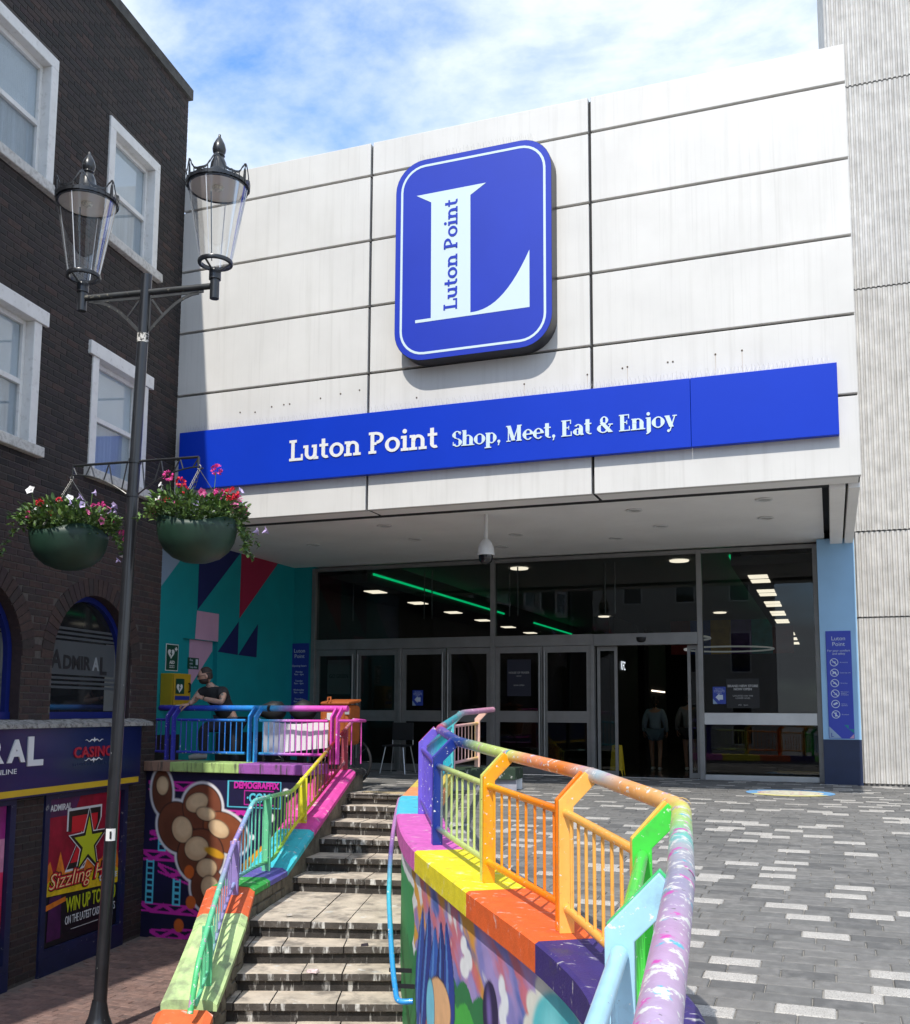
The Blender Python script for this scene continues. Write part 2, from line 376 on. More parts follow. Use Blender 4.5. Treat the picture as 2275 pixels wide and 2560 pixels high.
# front pier left of the glazing, blue pier right of it
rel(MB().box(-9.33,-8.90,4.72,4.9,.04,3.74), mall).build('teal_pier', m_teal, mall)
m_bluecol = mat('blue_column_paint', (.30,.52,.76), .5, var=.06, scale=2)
m_navycol = mat('navy_column_paint', (.012,.024,.07), .45, var=.1, scale=5)
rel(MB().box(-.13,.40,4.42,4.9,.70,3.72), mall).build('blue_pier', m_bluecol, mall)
rel(MB().box(-.133,.403,4.415,4.9,.035,.70), mall).build('pier_plinth', m_navycol, mall)

# ---- glazing
GY = 4.774
m_alu = mat('anodised_frame', (.26,.255,.25), .42, metal=.6, var=.1, scale=4, streak=[((1,1,30),.5,.8,(.20,.195,.19),.3)])
m_alul = mat('bright_aluminium', (.52,.525,.53), .35, metal=.8, var=.07, scale=5)
m_glass = glassmat('tinted_glass', (.62,.65,.65), 1.52)
def bar(x0,x1,z0,z1,m=None,name='frame_bar',d=.06,parent=None,y=GY):
    return rel(MB().box(x0,x1,y-d,y+d,z0,z1), mall).build(name, m or m_alu, parent or mall, bevel=.004)
gx = [-8.904,-5.429,-1.936,-.165]
for x in gx: bar(x-.04,x+.04,.04,3.70,name='mullion',d=.075)
for x0,x1 in zip(gx,gx[1:]): bar(x0+.041,x1-.041,3.64,3.705,name='head_rail')
bar(gx[0]+.041,gx[1]-.041,2.19,2.375,name='transom'); bar(gx[1]+.041,-3.66,2.19,2.375,name='transom',d=.058); bar(-3.659,gx[2]-.041,2.175,2.37,name='door_header',d=.09, m=mat('header_metal',(.24,.235,.23),.35,metal=.8,var=.08,scale=4))
for x0,x1 in zip(gx,gx[1:2]+[gx[2]]+[gx[3]]):
    z0 = 2.376 if x0 < -2 else 1.09
    rel(MB().box(x0+.04,x1-.04,GY-.006,GY+.006,z0,3.64), mall).build('upper_pane', m_glass, mall)
# bay 3: bright mid bar, lower pane, sill
bar(gx[2]+.041,gx[3]-.041,.90,1.085,m_alul,'mid_rail',.07); bar(gx[2]+.041,gx[3]-.041,.04,.12,m_alul,'sill',.08)
rel(MB().box(gx[2]+.04,gx[3]-.04,GY-.006,GY+.006,.12,.90), mall).build('lower_pane', m_glass, mall)
# door leaves
def leaf(x0, x1, hand):
    f = MB(); f.box(x0,x0+.075,GY-.03,GY+.03,.05,2.185); f.box(x1-.075,x1,GY-.03,GY+.03,.05,2.185); f.box(x0+.075,x1-.075,GY-.03,GY+.03,2.08,2.185)
    f.box(x0+.075,x1-.075,GY-.03,GY+.03,.05,.17); f.box(x0+.075,x1-.075,GY-.03,GY+.03,.91,1.10)
    d = rel(f, mall).build('door', m_alu, mall)
    L = mall.location
    for z0,z1 in ((.17,.91),(1.10,2.08)):
        bb = MB().box(x0+.075,x1-.075,GY-.005,GY+.005,z0,z1); rel(bb, mall).build('pane', m_glass, d)
    hx = x1-.04 if hand > 0 else x0+.04
    bb = MB().tube([(hx,GY-.09,.25),(hx,GY-.09,2.10)], .017, 10)
    for z in (.45,1.2,1.95): bb.tube([(hx,GY-.09,z),(hx,GY-.03,z)], .01, 6)
    rel(bb, mall).build('pull_handle', m_alu, d, smooth=True)
dl = [(-8.86,-8.04),(-8.02,-7.20),(-7.13,-6.30),(-6.28,-5.47),(-5.385,-4.555),(-4.545,-3.72)]
for i,(a,c) in enumerate(dl): leaf(a, c, 1 if i % 2 == 0 else -1)
for x in (-7.165,-3.69): bar(x-.032,x+.03,.04,2.19,name='door_post',d=.07)
# sliding doors pushed open behind the fixed side
for x0,x1 in ((-3.64,-3.30),(-2.16,-1.98)):
    f = MB(); yy = GY+.10; f.box(x0,x0+.05,yy-.02,yy+.02,.05,2.17); f.box(x1-.05,x1,yy-.02,yy+.02,.05,2.17); f.box(x0+.05,x1-.05,yy-.02,yy+.02,.05,.13); f.box(x0+.05,x1-.05,yy-.02,yy+.02,2.1,2.17)
    d = rel(f, mall).build('sliding_door', m_alu, mall); rel(MB().box(x0+.05,x1-.05,yy-.004,yy+.004,.13,2.1), mall).build('pane', m_glass, d)
rel(MB().lathe([(0,-.05),(.05,-.045),(.075,-.02),(.08,.03),(0,.03)], (-2.87,GY-.1,2.27), 20), mall).build('door_sensor', m_black, mall, smooth=True)
# metal rods hanging behind the upper panes
for x in (-8.3,-6.87,-6.72,-5.25,-5.1,-3.55,-3.38):
    rel(MB().tube([(x,GY+.35,2.75),(x,GY+.35,3.62)], .012, 6), mall).build('hanging_rod', m_alu, mall)

# ---- interior of the mall
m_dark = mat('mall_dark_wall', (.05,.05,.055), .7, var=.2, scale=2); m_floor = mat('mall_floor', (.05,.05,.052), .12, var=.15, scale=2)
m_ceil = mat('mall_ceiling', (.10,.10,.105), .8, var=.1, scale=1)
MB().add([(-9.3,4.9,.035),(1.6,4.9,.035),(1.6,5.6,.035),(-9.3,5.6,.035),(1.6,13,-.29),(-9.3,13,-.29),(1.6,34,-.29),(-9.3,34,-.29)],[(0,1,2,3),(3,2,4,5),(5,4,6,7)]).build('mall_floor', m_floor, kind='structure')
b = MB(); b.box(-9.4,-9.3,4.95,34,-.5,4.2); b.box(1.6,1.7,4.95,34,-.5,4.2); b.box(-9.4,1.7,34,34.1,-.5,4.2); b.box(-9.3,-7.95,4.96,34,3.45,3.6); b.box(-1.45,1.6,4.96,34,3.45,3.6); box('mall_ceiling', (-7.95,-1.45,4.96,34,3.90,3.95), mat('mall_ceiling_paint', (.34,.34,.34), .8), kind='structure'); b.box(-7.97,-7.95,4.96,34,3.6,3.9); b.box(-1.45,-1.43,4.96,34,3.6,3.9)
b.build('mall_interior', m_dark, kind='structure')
m_green = mat('green_led', (0,.1,.03), .5, emit=(.0,1.,.32), estr=.6); m_panel = mat('light_panel', (.9,.9,.9), .5, emit=(1,.84,.66), estr=1.6)
for i,(x,y0,y1) in enumerate([(-7.93,5.2,13.2),(-7.93,16.,20.5),(-1.47,5.0,17.5),(-1.47,19.,28)]):
    tag(box('led_strip', (x-.012,x+.012,y0,y1,3.60,3.64), m_green), ['long green light strip along left ceiling edge inside the entrance','short far green light strip on left ceiling edge deep inside the mall','long green light strip along right ceiling edge inside the entrance','short far green light strip on right ceiling edge deep inside the mall'][i], 'led strip')
for sx, lab in ((-8.45,'rectangular ceiling light of the left row inside the mall'),(-1.12,'rectangular ceiling light of the right row inside the mall')):
    for k in range(9):
        for q in (0,.62):
            if sx < -5 and q: continue
            y = 6.2+k*2.2+q; tag(box('ceiling_light', (sx-.16,sx+.16,y,y+.42,3.435,3.452), m_panel), lab, 'light', lab.replace('rectangular ceiling light of the','ceiling lights in the'))
for i,(x,y,rad) in enumerate([(-3.3,9.5,1.0),(-2.3,13.5,1.05)]):
    t = MB().tube([(x+rad*math.cos(a*math.pi/20),y+rad*math.sin(a*math.pi/20),2.62) for a in range(41)], .022, 6, False)
    tag(t.build('ring_light', mat('ring_white',(.8,.8,.8),.5,emit=(1,1,1),estr=.12)), ['nearer round pendant ring light hanging inside the mall doorway','farther round pendant ring light hanging deeper inside the mall'][i], 'pendant light')
for i,(x,y) in enumerate([(-5.67,7.1),(-2.56,7.06),(-2.86,17.3),(-6.2,17.5),(-3.0,23)]):
    tag(MB().lathe([(0,0),(.17,0),(.18,.02),(0,.02)], (x,y,3.87), 20).build('round_ceiling_light', m_panel), 'round white ceiling light in the raised mall ceiling', 'light', 'round lights in the raised mall ceiling')
mcol = [srgb(120,40,36),srgb(40,90,180),srgb(220,170,50),srgb(110,70,150),srgb(50,150,160)]
t = thing('ceiling_banner', 'multicoloured patterned panel hanging across the mall ceiling', 'banner', (-2.6,17,2.7))
for i in range(6): MB().box(-1.6+i*.55,-1.6+i*.55+.55,0,.03,0,.95).build('coloured_panel', mat('banner_%d' % (i % 5), tuple(c*.8 for c in mcol[i % 5]), .7, var=.3, scale=5, emit=mcol[i % 5], estr=.012), t)  # panels carry a faint glow of their own, though they are no lamps
# shop fronts inside left: dark frames with lit signs
sgn = mat('lit_sign_white', (.8,.8,.8), .5, emit=(.85,.92,1), estr=.7)
ws = thing('inner_shopfront', 'dark shopfront with white lit letters inside the mall', 'shopfront', (-5.0,14.6,-.29))
MB().box(-.12,.0,-1.6,1.6,0,3.75).build('shop_wall', m_black, ws); text('KFC', .32, (.02,-.6,2.45), (0,1,0), (0,0,1), sgn, ws)
ws = thing('inner_shopfront', 'farther dark shopfront with small warm lights inside the mall', 'shopfront', (-4.9,19,-.29))
MB().box(-.12,.0,-1.6,1.6,0,3.75).build('shop_wall', m_black, ws); MB().box(.0,.02,-1.2,1.2,1.98,2.02).build('light_line', m_panel, ws)
# ================================================================== ribbed concrete tower
tow = thing('concrete_tower', 'tall ribbed grey concrete block standing right of the entrance', 'building', (4, 6, 0))
zj = [.06,2.505,3.80,7.58,10.92,14.3,17.7,21.]; TY = 4.42
def rib_face(b, p0, ax, nrm, L, z0, z1, w=.058):
    p0 = Vector(p0); ax = Vector(ax); nrm = Vector(nrm); n = int(L/w); prof = []
    for i in range(n):
        for t, d in ((.04,.0),(.20,.034),(.60,.034),(.76,0.)): prof.append(p0+ax*(i+t)*w+nrm*(d+(random.random()-.5)*.004))
    vs = [(p.x,p.y,z) for z in (z0,z1) for p in prof]; k = len(prof)
    b.add(vs, [(i,i+1,k+i+1,k+i) for i in range(k-1)])
for z0, z1 in zip(zj, zj[1:]):
    b = MB(); rib_face(b, (.412 if z1 < 4 else .29,TY,0), (1,0,0), (0,-1,0), 9.0, z0+.012, z1-.012, .072); rel(b, tow).build('ribbed_panel', m_conc, tow)
    b = MB(); rib_face(b, (.412 if z1 < 4 else .29,13,0), (0,-1,0), (-1,0,0), 13-TY, z0+.012, z1-.012, .09); rel(b, tow).build('ribbed_panel', m_conc, tow)
rel(MB().box(.418,9.3,TY+.006,13,-1.9,21.), tow).build('tower_core', m_concd, tow)
# ================================================================== dark brick building on the left
WD = Vector((.126, -.992, 0)).normalized()            # along the wall, from the far corner towards the camera
WN = Vector((.992, .126, 0)).normalized()             # outward normal (towards the street)
W0 = Vector((-8.6, 0, 0))                             # wall line at y = 0
def bw(s, z, o=0.): return W0+WD*s+WN*o+Vector((0, 0, z))      # s = metres from y=0 towards the camera
def sy(y): return -y*1.008                            # y -> s
bb_ = thing('brick_building', 'dark brown brick building with white framed windows and arched ground floor', 'building', (-9.0, -4, SZ))
BL = bb_.location
def relb(mb): return rel(mb, bb_)
m_mort = mat('mortar', (.075,.066,.061), .95, var=.25, scale=25)
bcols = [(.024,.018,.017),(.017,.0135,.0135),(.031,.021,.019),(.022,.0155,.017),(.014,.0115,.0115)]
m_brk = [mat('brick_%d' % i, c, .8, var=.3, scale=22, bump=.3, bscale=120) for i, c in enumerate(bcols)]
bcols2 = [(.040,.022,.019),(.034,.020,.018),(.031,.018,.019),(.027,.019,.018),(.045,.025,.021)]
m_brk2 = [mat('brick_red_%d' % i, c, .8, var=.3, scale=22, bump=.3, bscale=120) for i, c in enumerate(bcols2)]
SEND = 11.; ZT = 10.05
# openings (s0, s1, z0, z1) : rectangular windows
UW = [(sy(-.73), sy(-1.94)), (sy(-3.01), sy(-4.22)), (sy(-5.30), sy(-6.51)), (sy(-7.6), sy(-8.8))]
LW = [(sy(-.80), sy(-2.07)), (sy(-3.06), sy(-4.30)), (sy(-5.35), sy(-6.6)), (sy(-7.65), sy(-8.9))]
rects = [(a, b, 7.04, 8.60) for a, b in UW]+[(a, b, 3.99, 5.56) for a, b in LW]
ARC = [((sy(-.92)+sy(-2.55))/2, (sy(-2.55)-sy(-.92))/2), (sy(-3.895), .82), (sy(-6.08), .82), (sy(-8.2), .82)]   # centre s, half width
ZSPR = 1.66; ZBOT = .98; RING = .21
for c, r in ARC: rects.append((c-r, c+r, ZBOT, ZSPR))
SHOPW = [(sy(-.90), sy(-2.57)), (sy(-3.07), sy(-4.75)), (sy(-5.3), sy(-7.0))]
rects += [(a, b, -1.65, .14) for a, b in SHOPW]
def in_arch(s, z, extra=0.):
    return any(z >= ZSPR and (s-c)**2+((z-ZSPR)*r/(2.468-ZSPR))**2 < (r+extra)**2 for c, r in ARC)
# mortar skin: columns between breakpoints
br = sorted(set([0., .25, SEND]+[x for r in rects for x in r[:2]]+[c+r*math.sin(k*math.pi/28) for c, r in ARC for k in range(-14, 15)]))
b = MB()
for s0, s1 in zip(br, br[1:]):
    if s1-s0 < 1e-5: continue
    sm = (s0+s1)/2; iv = []
    for r in rects:
        if r[0]-1e-6 <= sm <= r[1]+1e-6: iv.append([r[2], r[3], r[2], r[3]])
    for c, r in ARC:
        if abs(sm-c) < r:
            h0 = ZSPR+math.sqrt(max(0, 1-((s0-c)/r)**2))*(2.468-ZSPR); h1 = ZSPR+math.sqrt(max(0, 1-((s1-c)/r)**2))*(2.468-ZSPR)
            for q in iv:
                if abs(q[1]-ZSPR) < 1e-6: q[1] = h0; q[3] = h1
    iv.sort(); z = SZ-.1 if sm > .25 else 3.66; zz = z
    for q in iv+[[ZT, ZT, ZT, ZT]]:
        b.poly([bw(s0, z), bw(s1, zz), bw(s1, q[2]), bw(s0, q[0])]); z, zz = q[1], q[3]
relb(b).build('mortar_wall', m_mort, bb_)
# body of the building behind the openings
b = MB(); b.prism([bw(.252,SZ-.1,-.32), bw(SEND,SZ-.1,-.32), bw(SEND,SZ-.1,-5), bw(.252,SZ-.1,-5)], (0,0,3.76-SZ)); b.prism([bw(.002,3.661,-.32), bw(SEND,3.661,-.32), bw(SEND,3.661,-5), bw(.002,3.661,-5)], (0,0,ZT-3.661)); relb(b).build('inner_walls', mat('inner_dark',(.03,.03,.032),.8), bb_)
for (s0,s1,z0,z1) in rects:       # reveals, one per opening
    b = MB()
    if z1 == ZSPR:
        c, r = (s0+s1)/2, (s1-s0)/2; pts = [(s1,z0)]+[(c+r*math.cos(t*math.pi/24), ZSPR+math.sin(t*math.pi/24)*(2.468-ZSPR)) for t in range(25)]+[(s0,z0),(s1,z0)]
    else: pts = [(s0,z0),(s0,z1),(s1,z1),(s1,z0),(s0,z0)]
    n = len(pts); b.add([bw(*p) for p in pts]+[bw(*p,-.33) for p in pts], [(k,k+1,n+k+1,n+k) for k in range(n-1)])
    relb(b).build('window_reveal', m_brk2[2], bb_)
b = MB(); b.poly([bw(.25,SZ-.1), bw(.25,3.66), bw(.25,3.66,-5), bw(.25,SZ-.1,-5)]); b.poly([bw(.25,3.66), bw(.0,3.66), bw(.0,3.66,-5), bw(.25,3.66,-5)]); b.poly([bw(0,3.66), bw(0,ZT), bw(0,ZT,-5), bw(0,3.66,-5)]); relb(b).build('end_wall', m_brk[0], bb_)
# parapet coping
b = MB(); b.prism([bw(-.05,ZT,.05), bw(SEND,ZT,.05), bw(SEND,ZT,-.4), bw(-.05,ZT,-.4)], (0,0,.16)); relb(b).build('parapet_coping', mat('dark_coping',(.06,.058,.055),.9,var=.4,scale=6,bump=.3), bb_)
# bricks in stretcher bond: 300 that show largest are objects of their own
CH, BLN = .077, .226
def bmesh_(L, H, bev=.004, d=.007):
    x, z = L/2-.005, H/2-.005
    vs = [(-x,-z,0),(x,-z,0),(x,z,0),(-x,z,0),(-x+bev,-z+bev,d),(x-bev,-z+bev,d),(x-bev,z-bev,d),(-x+bev,z-bev,d)]
    return vs, [(4,5,6,7),(0,1,5,4),(1,2,6,5),(2,3,7,6),(3,0,4,7)]
BV, BF = bmesh_(BLN, CH)
bmeshes = {}
def brick_me(k, red):
    if (k, red) not in bmeshes:
        me = bpy.data.meshes.new('brick'); me.from_pydata(BV, [], BF); me.materials.append((m_brk2 if red else m_brk)[k]); bmeshes[(k, red)] = me
    return bmeshes[(k, red)]
BM = Matrix((WD, Vector((0,0,1)), WN)).transposed().to_4x4()
singles = []; restb = MB(); brng = random.Random(5); r_ = 0; z = SZ+.02
while z+CH < ZT:
    zc = z+CH/2; off = (r_ % 2)*BLN/2; s = off-BLN
    while s < SEND:
        a, e = max(s, .0 if zc > 3.68 else .25), min(s+BLN, SEND)
        segs = [(a, e)]
        for (s0,s1,z0,z1) in rects:
            if z0-.03 < zc < z1+.03:
                ns = []
                for p, q in segs:
                    if q <= s0 or p >= s1: ns.append((p,q))
                    else:
                        if p < s0: ns.append((p,s0))
                        if q > s1: ns.append((s1,q))
                segs = ns
        for p, q in segs:
            if q-p < .03 or in_arch((p+q)/2, zc, RING-.02): continue
            if .2 < zc < .86 and (p+q)/2 > .83: continue       # behind the fascia sign
            red = 1 if zc < 3.4 else 0
            if zc > 3.0 and brng.random() < .12: red = 1
            k = brng.randrange(5); full = q-p > BLN-.004
            pr = nview(bw((p+q)/2, zc))
            if full and pr and -20 < pr[0] < 2300 and -20 < pr[1] < 2580: singles.append((pr[2], (p+q)/2, zc, k, red))
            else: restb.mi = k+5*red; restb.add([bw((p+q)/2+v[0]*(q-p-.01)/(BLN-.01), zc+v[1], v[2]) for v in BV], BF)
        s += BLN
    z += CH; r_ += 1
singles.sort()
for i, (d_, s, zc, k, red) in enumerate(singles):
    if i < 300:
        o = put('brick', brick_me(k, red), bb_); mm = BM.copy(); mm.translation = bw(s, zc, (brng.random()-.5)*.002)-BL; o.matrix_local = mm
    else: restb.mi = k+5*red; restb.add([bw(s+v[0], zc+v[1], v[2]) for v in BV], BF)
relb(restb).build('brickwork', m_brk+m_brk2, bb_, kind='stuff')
# arch voussoirs
for c, r in ARC[:2]:
    b = MB(); n = 30; ry = 2.468-ZSPR
    for i in range(n):
        t0 = math.pi*(i+.06)/n; t1 = math.pi*(i+.94)/n; b.mi = brng.randrange(5)
        P = [(c+r*math.cos(t0), ZSPR+ry*math.sin(t0)), (c+(r+RING)*math.cos(t0), ZSPR+(ry+RING)*math.sin(t0)), (c+(r+RING)*math.cos(t1), ZSPR+(ry+RING)*math.sin(t1)), (c+r*math.cos(t1), ZSPR+ry*math.sin(t1))]
        b.prism([bw(*p, -.05) for p in P], WN*.062)
    relb(b).build('arch_bricks', m_brk2, bb_, kind='stuff')
# ---- white framed windows
m_wp = mat('white_window_paint', (.68,.675,.66), .5, var=.06, scale=6, dirt=(14,.55,.72,(.33,.31,.28),.45))
m_sill = mat('sill_paint', (.52,.51,.485), .7, var=.08, scale=8, dirt=(22,.48,.62,(.24,.225,.205),.6))
m_wglass = mat('window_glass', (.10,.115,.125), .04, spec=.9, var=.1, scale=1.)
m_blind = mat('window_blind', (.78,.82,.84), .7, var=.06, scale=2)
m_net = mat('net_curtain', (.56,.60,.63), .8, var=.15, scale=3, axis_scale=(6,6,.4))
def pb(b, s0, s1, z0, z1, o0, o1): return b.prism([bw(s0,z0,o0), bw(s1,z0,o0), bw(s1,z1,o0), bw(s0,z1,o0)], WN*(o1-o0))
m_pane = glassmat('house_pane', (.85,.88,.90), 1.5, 0., .12)
def sash(s0, s1, z0, z1, low, nm):
    f = MB(); j = .13
    if low:
        pb(f, s0-.09, s1+.09, z1-.17, z1, -.1, .05); pb(f, s0, s0+j, z0, z1-.17, -.12, .025); pb(f, s1-j, s1, z0, z1-.17, -.12, .025); zt = z1-.17
    else:
        pb(f, s0, s1, z1-.14, z1, -.1, .03); pb(f, s0, s0+j, z0, z1-.14, -.12, .03); pb(f, s1-j, s1, z0, z1-.14, -.12, .03); zt = z1-.14
    wn = relb(f).build('window', m_wp, bb_, bevel=.008)
    def sub(name, bb2, m, bev=0.): 
        o = relb(bb2).build(name, m, wn, bevel=bev); return o
    b = MB(); pb(b, s0-.07, s1+.07, z0-.12, z0, -.12, .09); sub('sill', b, m_sill, .012)
    a, e = s0+j, s1-j; zm = (z0+zt)/2-.01
    b = MB()
    for q in ((a,a+.05,z0,zt),(e-.05,e,z0,zt),(a+.05,e-.05,zt-.055,zt),(a+.05,e-.05,z0,z0+.07),(a+.05,e-.05,zm-.03,zm+.03)): pb(b, *q, -.15, -.085)
    sub('sash_frame', b, m_wp, .004)
    for p0, p1 in ((z0+.07,zm-.03),(zm+.03,zt-.055)):
        b = MB(); pb(b, a+.05, e-.05, p0, p1, -.125, -.12); sub('pane', b, m_pane)
    b = MB(); pb(b, a+.03, e-.03, zm-.02, zt, -.140, -.137); sub('blind', b, m_blind)
    b = MB(); pb(b, a+.03, e-.03, z0, zm-.022, -.145, -.142); sub('net_curtain', b, m_net)
for i, (a, e) in enumerate(UW): sash(a, e, 7.04, 8.60, False, i)
for i, (a, e) in enumerate(LW): sash(a, e, 3.99, 5.56, True, i)
# ---- arched shop windows: blue frame, dark glass, frosted bands with lettering
m_bframe = mat('blue_frame_paint', (.004,.012,.13), .4, var=.1, scale=6)
m_dglass = mat('dark_shop_glass', (.012,.013,.015), .05, spec=.8)
m_frost = mat('frosted_film', (.062,.070,.076), .5, var=.08, scale=2)
m_ltone = mat('light_film',(.24,.26,.27),.5)
m_refl = mat('painted_reflection', (.11,.115,.11), .7, var=.1, scale=3)
for i, (c, r) in enumerate(ARC[:2]):
    ry = 2.468-ZSPR; fr = MB()
    def ring(b, r0, r1, o0, o1, y0=0.):
        P = [(c-r0,ZBOT),(c-r0,ZSPR)]+[(c-r0*math.cos(t*math.pi/20),ZSPR+(ry-(r-r0))*math.sin(t*math.pi/20)) for t in range(1,20)]+[(c+r0,ZSPR),(c+r0,ZBOT)]
        Q = [(c-r1,ZBOT),(c-r1,ZSPR)]+[(c-r1*math.cos(t*math.pi/20),ZSPR+(ry-(r-r1))*math.sin(t*math.pi/20)) for t in range(1,20)]+[(c+r1,ZSPR),(c+r1,ZBOT)]
        for p0,p1,q0,q1 in zip(P,P[1:],Q,Q[1:]): b.prism([bw(*p0,o0),bw(*p1,o0),bw(*q1,o0),bw(*q0,o0)], WN*(o1-o0))
        return P
    ring(fr, r-.005, r-.07, -.24, -.12); pb(fr, c-r+.01, c+r-.01, ZBOT, ZBOT+.08, -.24, -.10)
    wn = relb(fr).build('arched_window', m_bframe, bb_)
    b = MB(); P = ring(MB(), r-.06, r-.065, -.2, -.19); b.poly([bw(*p, -.18) for p in P]); relb(b).build('pane', m_dglass, wn)
    b = MB(); pb(b, c-r+.07, c-r+.30, ZBOT+.09, ZSPR+.25, -.179, -.178); relb(b).build('pale_reveal_reflection', m_refl, wn)  # flat pale sheet on the pane, a reflection painted as colour
    hw = r-.075
    def band(z0, z1):
        b = MB(); h = hw if z1 < ZSPR else hw*math.sqrt(max(.05,1-((z1-ZSPR)/ry)**2)); pb(b, c-h, c+h, z0, z1, -.177, -.1755); relb(b).build('frosted_band', m_frost, wn)
    band(1.50, 1.90)
    for k in range(3): band(1.925+k*.055, 1.955+k*.055); band(1.445-k*.055, 1.475-k*.055)
    tx = text('A', .30, bw(c+.60,1.575,-.173)-BL, -WD, (0,0,1), m_black, wn, align='LEFT', bold=.008, width=.21)
    tx = text('DMIR', .22, bw(c+.36,1.575,-.173)-BL, -WD, (0,0,1), m_black, wn, align='LEFT', bold=.008, width=.56)
    tx = text('A', .22, bw(c-.23,1.575,-.173)-BL, -WD, (0,0,1), m_ltone if i == 0 else m_black, wn, align='LEFT', bold=.008, width=.15)
    tx = text('L', .30, bw(c-.40,1.53,-.173)-BL, -WD, (0,0,1), m_black, wn, align='LEFT', bold=.008, width=.15)
# ---- ledge over the fascia, bird netting spikes
b = MB(); n = 60
for i in range(n):
    s0 = .62+(SEND-.7)*i/n; s1 = .62+(SEND-.7)*(i+1)/n; h = .07+.01*brng.random(); o = .17+.012*brng.random()
    b.prism([bw(s0,.885,0), bw(s0,.885,o), bw(s0,.90+h*.4,o), bw(s0,.90+h,0)], WD*(s1-s0-.001))
relb(b).build('ledge', mat('flaking_ledge',(.34,.33,.315),.9,var=.25,scale=9,bump=.6,bscale=60,dirt=(18,.46,.6,(.09,.085,.08),.85)), bb_)
# ---- shop windows with posters below
m_sframe = mat('shop_frame_paint', (.010,.014,.06), .45, var=.2, scale=6, chips=[(14,.66,.69,(.25,.25,.25)),(7,.68,.70,(.16,.15,.14))])
for i, (a, e) in enumerate(SHOPW):
    f = MB()
    for q in ((a,a+.09,-1.65,.14),(e-.09,e,-1.65,.14),(a+.09,e-.09,.08,.14),(a+.09,e-.09,-1.65,-1.57)): pb(f, *q, -.06, .03)
    wn = relb(f).build('shop_window', m_sframe, bb_)
    b = MB(); pb(b, a+.08, e-.08, -1.58, .09, -.03, -.025); relb(b).build('pane', m_dglass, wn)
    b = MB(); pb(b, a, e, SZ-.05, -1.65, -.05, .035); relb(b).build('stall_riser', m_sframe, wn)
# ---- poster in the near-corner shop window
a, e = SHOPW[0]; po = thing('window_poster', 'red and black casino poster with big seven and star in shop window', 'poster', bw((a+e)/2, -1.57, -.02))
def pp(s, z, o=0.): return bw(s, z, -.019+o)-po.location
def padd(name, pts, m, o, d=.002): 
    b = MB(); b.prism([pp(s,z,o) for s,z in pts], WN*d); return b.build(name, m, po)
x0, x1 = a+.10, e-.10; cs = (a+e)/2
m_pr = mat('poster_red', srgb(150,18,48), .4, var=.35, scale=5, spec=.3); m_pk = mat('poster_black', (.008,.008,.01), .35); m_py = mat('poster_yellow', srgb(225,190,20), .4, var=.25, scale=9)
m_pw = mat('poster_white', (.7,.7,.7), .4); m_pp = mat('poster_purple', srgb(70,22,72), .4, var=.4, scale=7); m_por = mat('poster_orange', srgb(220,120,30), .4, var=.3, scale=9); m_prr = mat('poster_bright_red', srgb(205,20,40), .4)
m_plime = mat('poster_lime', srgb(190,200,30), .4)
padd('print_red', [(x0,-.95),(x1,-.95),(x1,.08),(x0,.08)], m_pr, 0); padd('print_black', [(x0,-1.56),(x1,-1.56),(x1,-.953),(x0,-.953)], m_pk, 0)
padd('print_flames', [(x0,-.96)]+[(x0+(x1-x0)*k/16, -.93+(.30 if k % 2 else .16)*(1+.4*math.sin(k*2.1))) for k in range(17)]+[(x1,-.96)], m_por, .002)
padd('print_flames', [(x0,-1.06)]+[(x0+(x1-x0)*k/14, -.93+(.10 if k % 2 else .04)) for k in range(15)]+[(x1,-1.0)], m_py, .004)
padd('print_header', [(x1,.08),(x1,-.13),(x1-.50,-.13),(x1-.62,.08)], m_pp, .002)
q7 = lambda P,o: [(cs+.12-p*o[2]+o[0], -.12+z*o[2]+o[1]) for p, z in P]
S7 = [(-.30,.0),(.30,.0),(.30,-.13),(.02,-.62),(-.30,-.62),(-.03,-.22),(-.30,-.22)]
def sevn(sc, m, o): padd('print_seven', [(cs+.02-p*sc, -.42+(z+.31)*sc) for p, z in S7], m, o)
sevn(1.16, m_pw, .004); sevn(1.07, m_pk, .006); sevn(.86, m_prr, .008)
def star(R1, R2, m, o): padd('print_star', [(cs-.06+(R1 if k % 2 == 0 else R2)*math.sin(k*math.pi/5), -.50+(R1 if k % 2 == 0 else R2)*math.cos(k*math.pi/5)*1.05) for k in range(10)], m, o)
star(.42,.17,m_pw,.010); star(.39,.155,m_pk,.012); star(.30,.115,m_plime,.014)
LW_ = -WD
text('ADMIRAL', .10, pp(x1-.04,-.06,.008), LW_, (0,0,1), m_pw, po, align='LEFT', width=.40, bold=.002)
text('Sizzling Hot', .25, pp(x1-.07,-.93,.012), LW_, (0,0,1), m_pk, po, align='LEFT', width=1.34, bold=.020, shear=.25)
text('Sizzling Hot', .25, pp(x1-.07,-.93,.016), LW_, (0,0,1), m_prr, po, align='LEFT', width=1.34, bold=.010, shear=.25)
text('Sizzling Hot', .25, pp(x1-.07,-.93,.020), LW_, (0,0,1), mat('poster_cream', srgb(240,215,150), .4), po, align='LEFT', width=1.34, bold=-.004, shear=.25)
text('DELUXE', .09, pp(x0+.42,-.98,.020), LW_, (0,0,1), m_pw, po, align='LEFT', width=.38, bold=.003)
text('WIN UP TO £500', .23, pp(x1-.42,-1.235,.008), LW_, (0,0,1), m_plime, po, align='LEFT', width=1.02, bold=.004)
text('ON THE LATEST CASINO SLOTS', .135, pp(x1-.42,-1.375,.008), LW_, (0,0,1), m_pw, po, align='LEFT', width=1.02)
padd('print_lines', [(cs+.2,-1.44),(cs-.35,-1.44),(cs-.35,-1.446),(cs+.2,-1.446)], m_pw, .004)
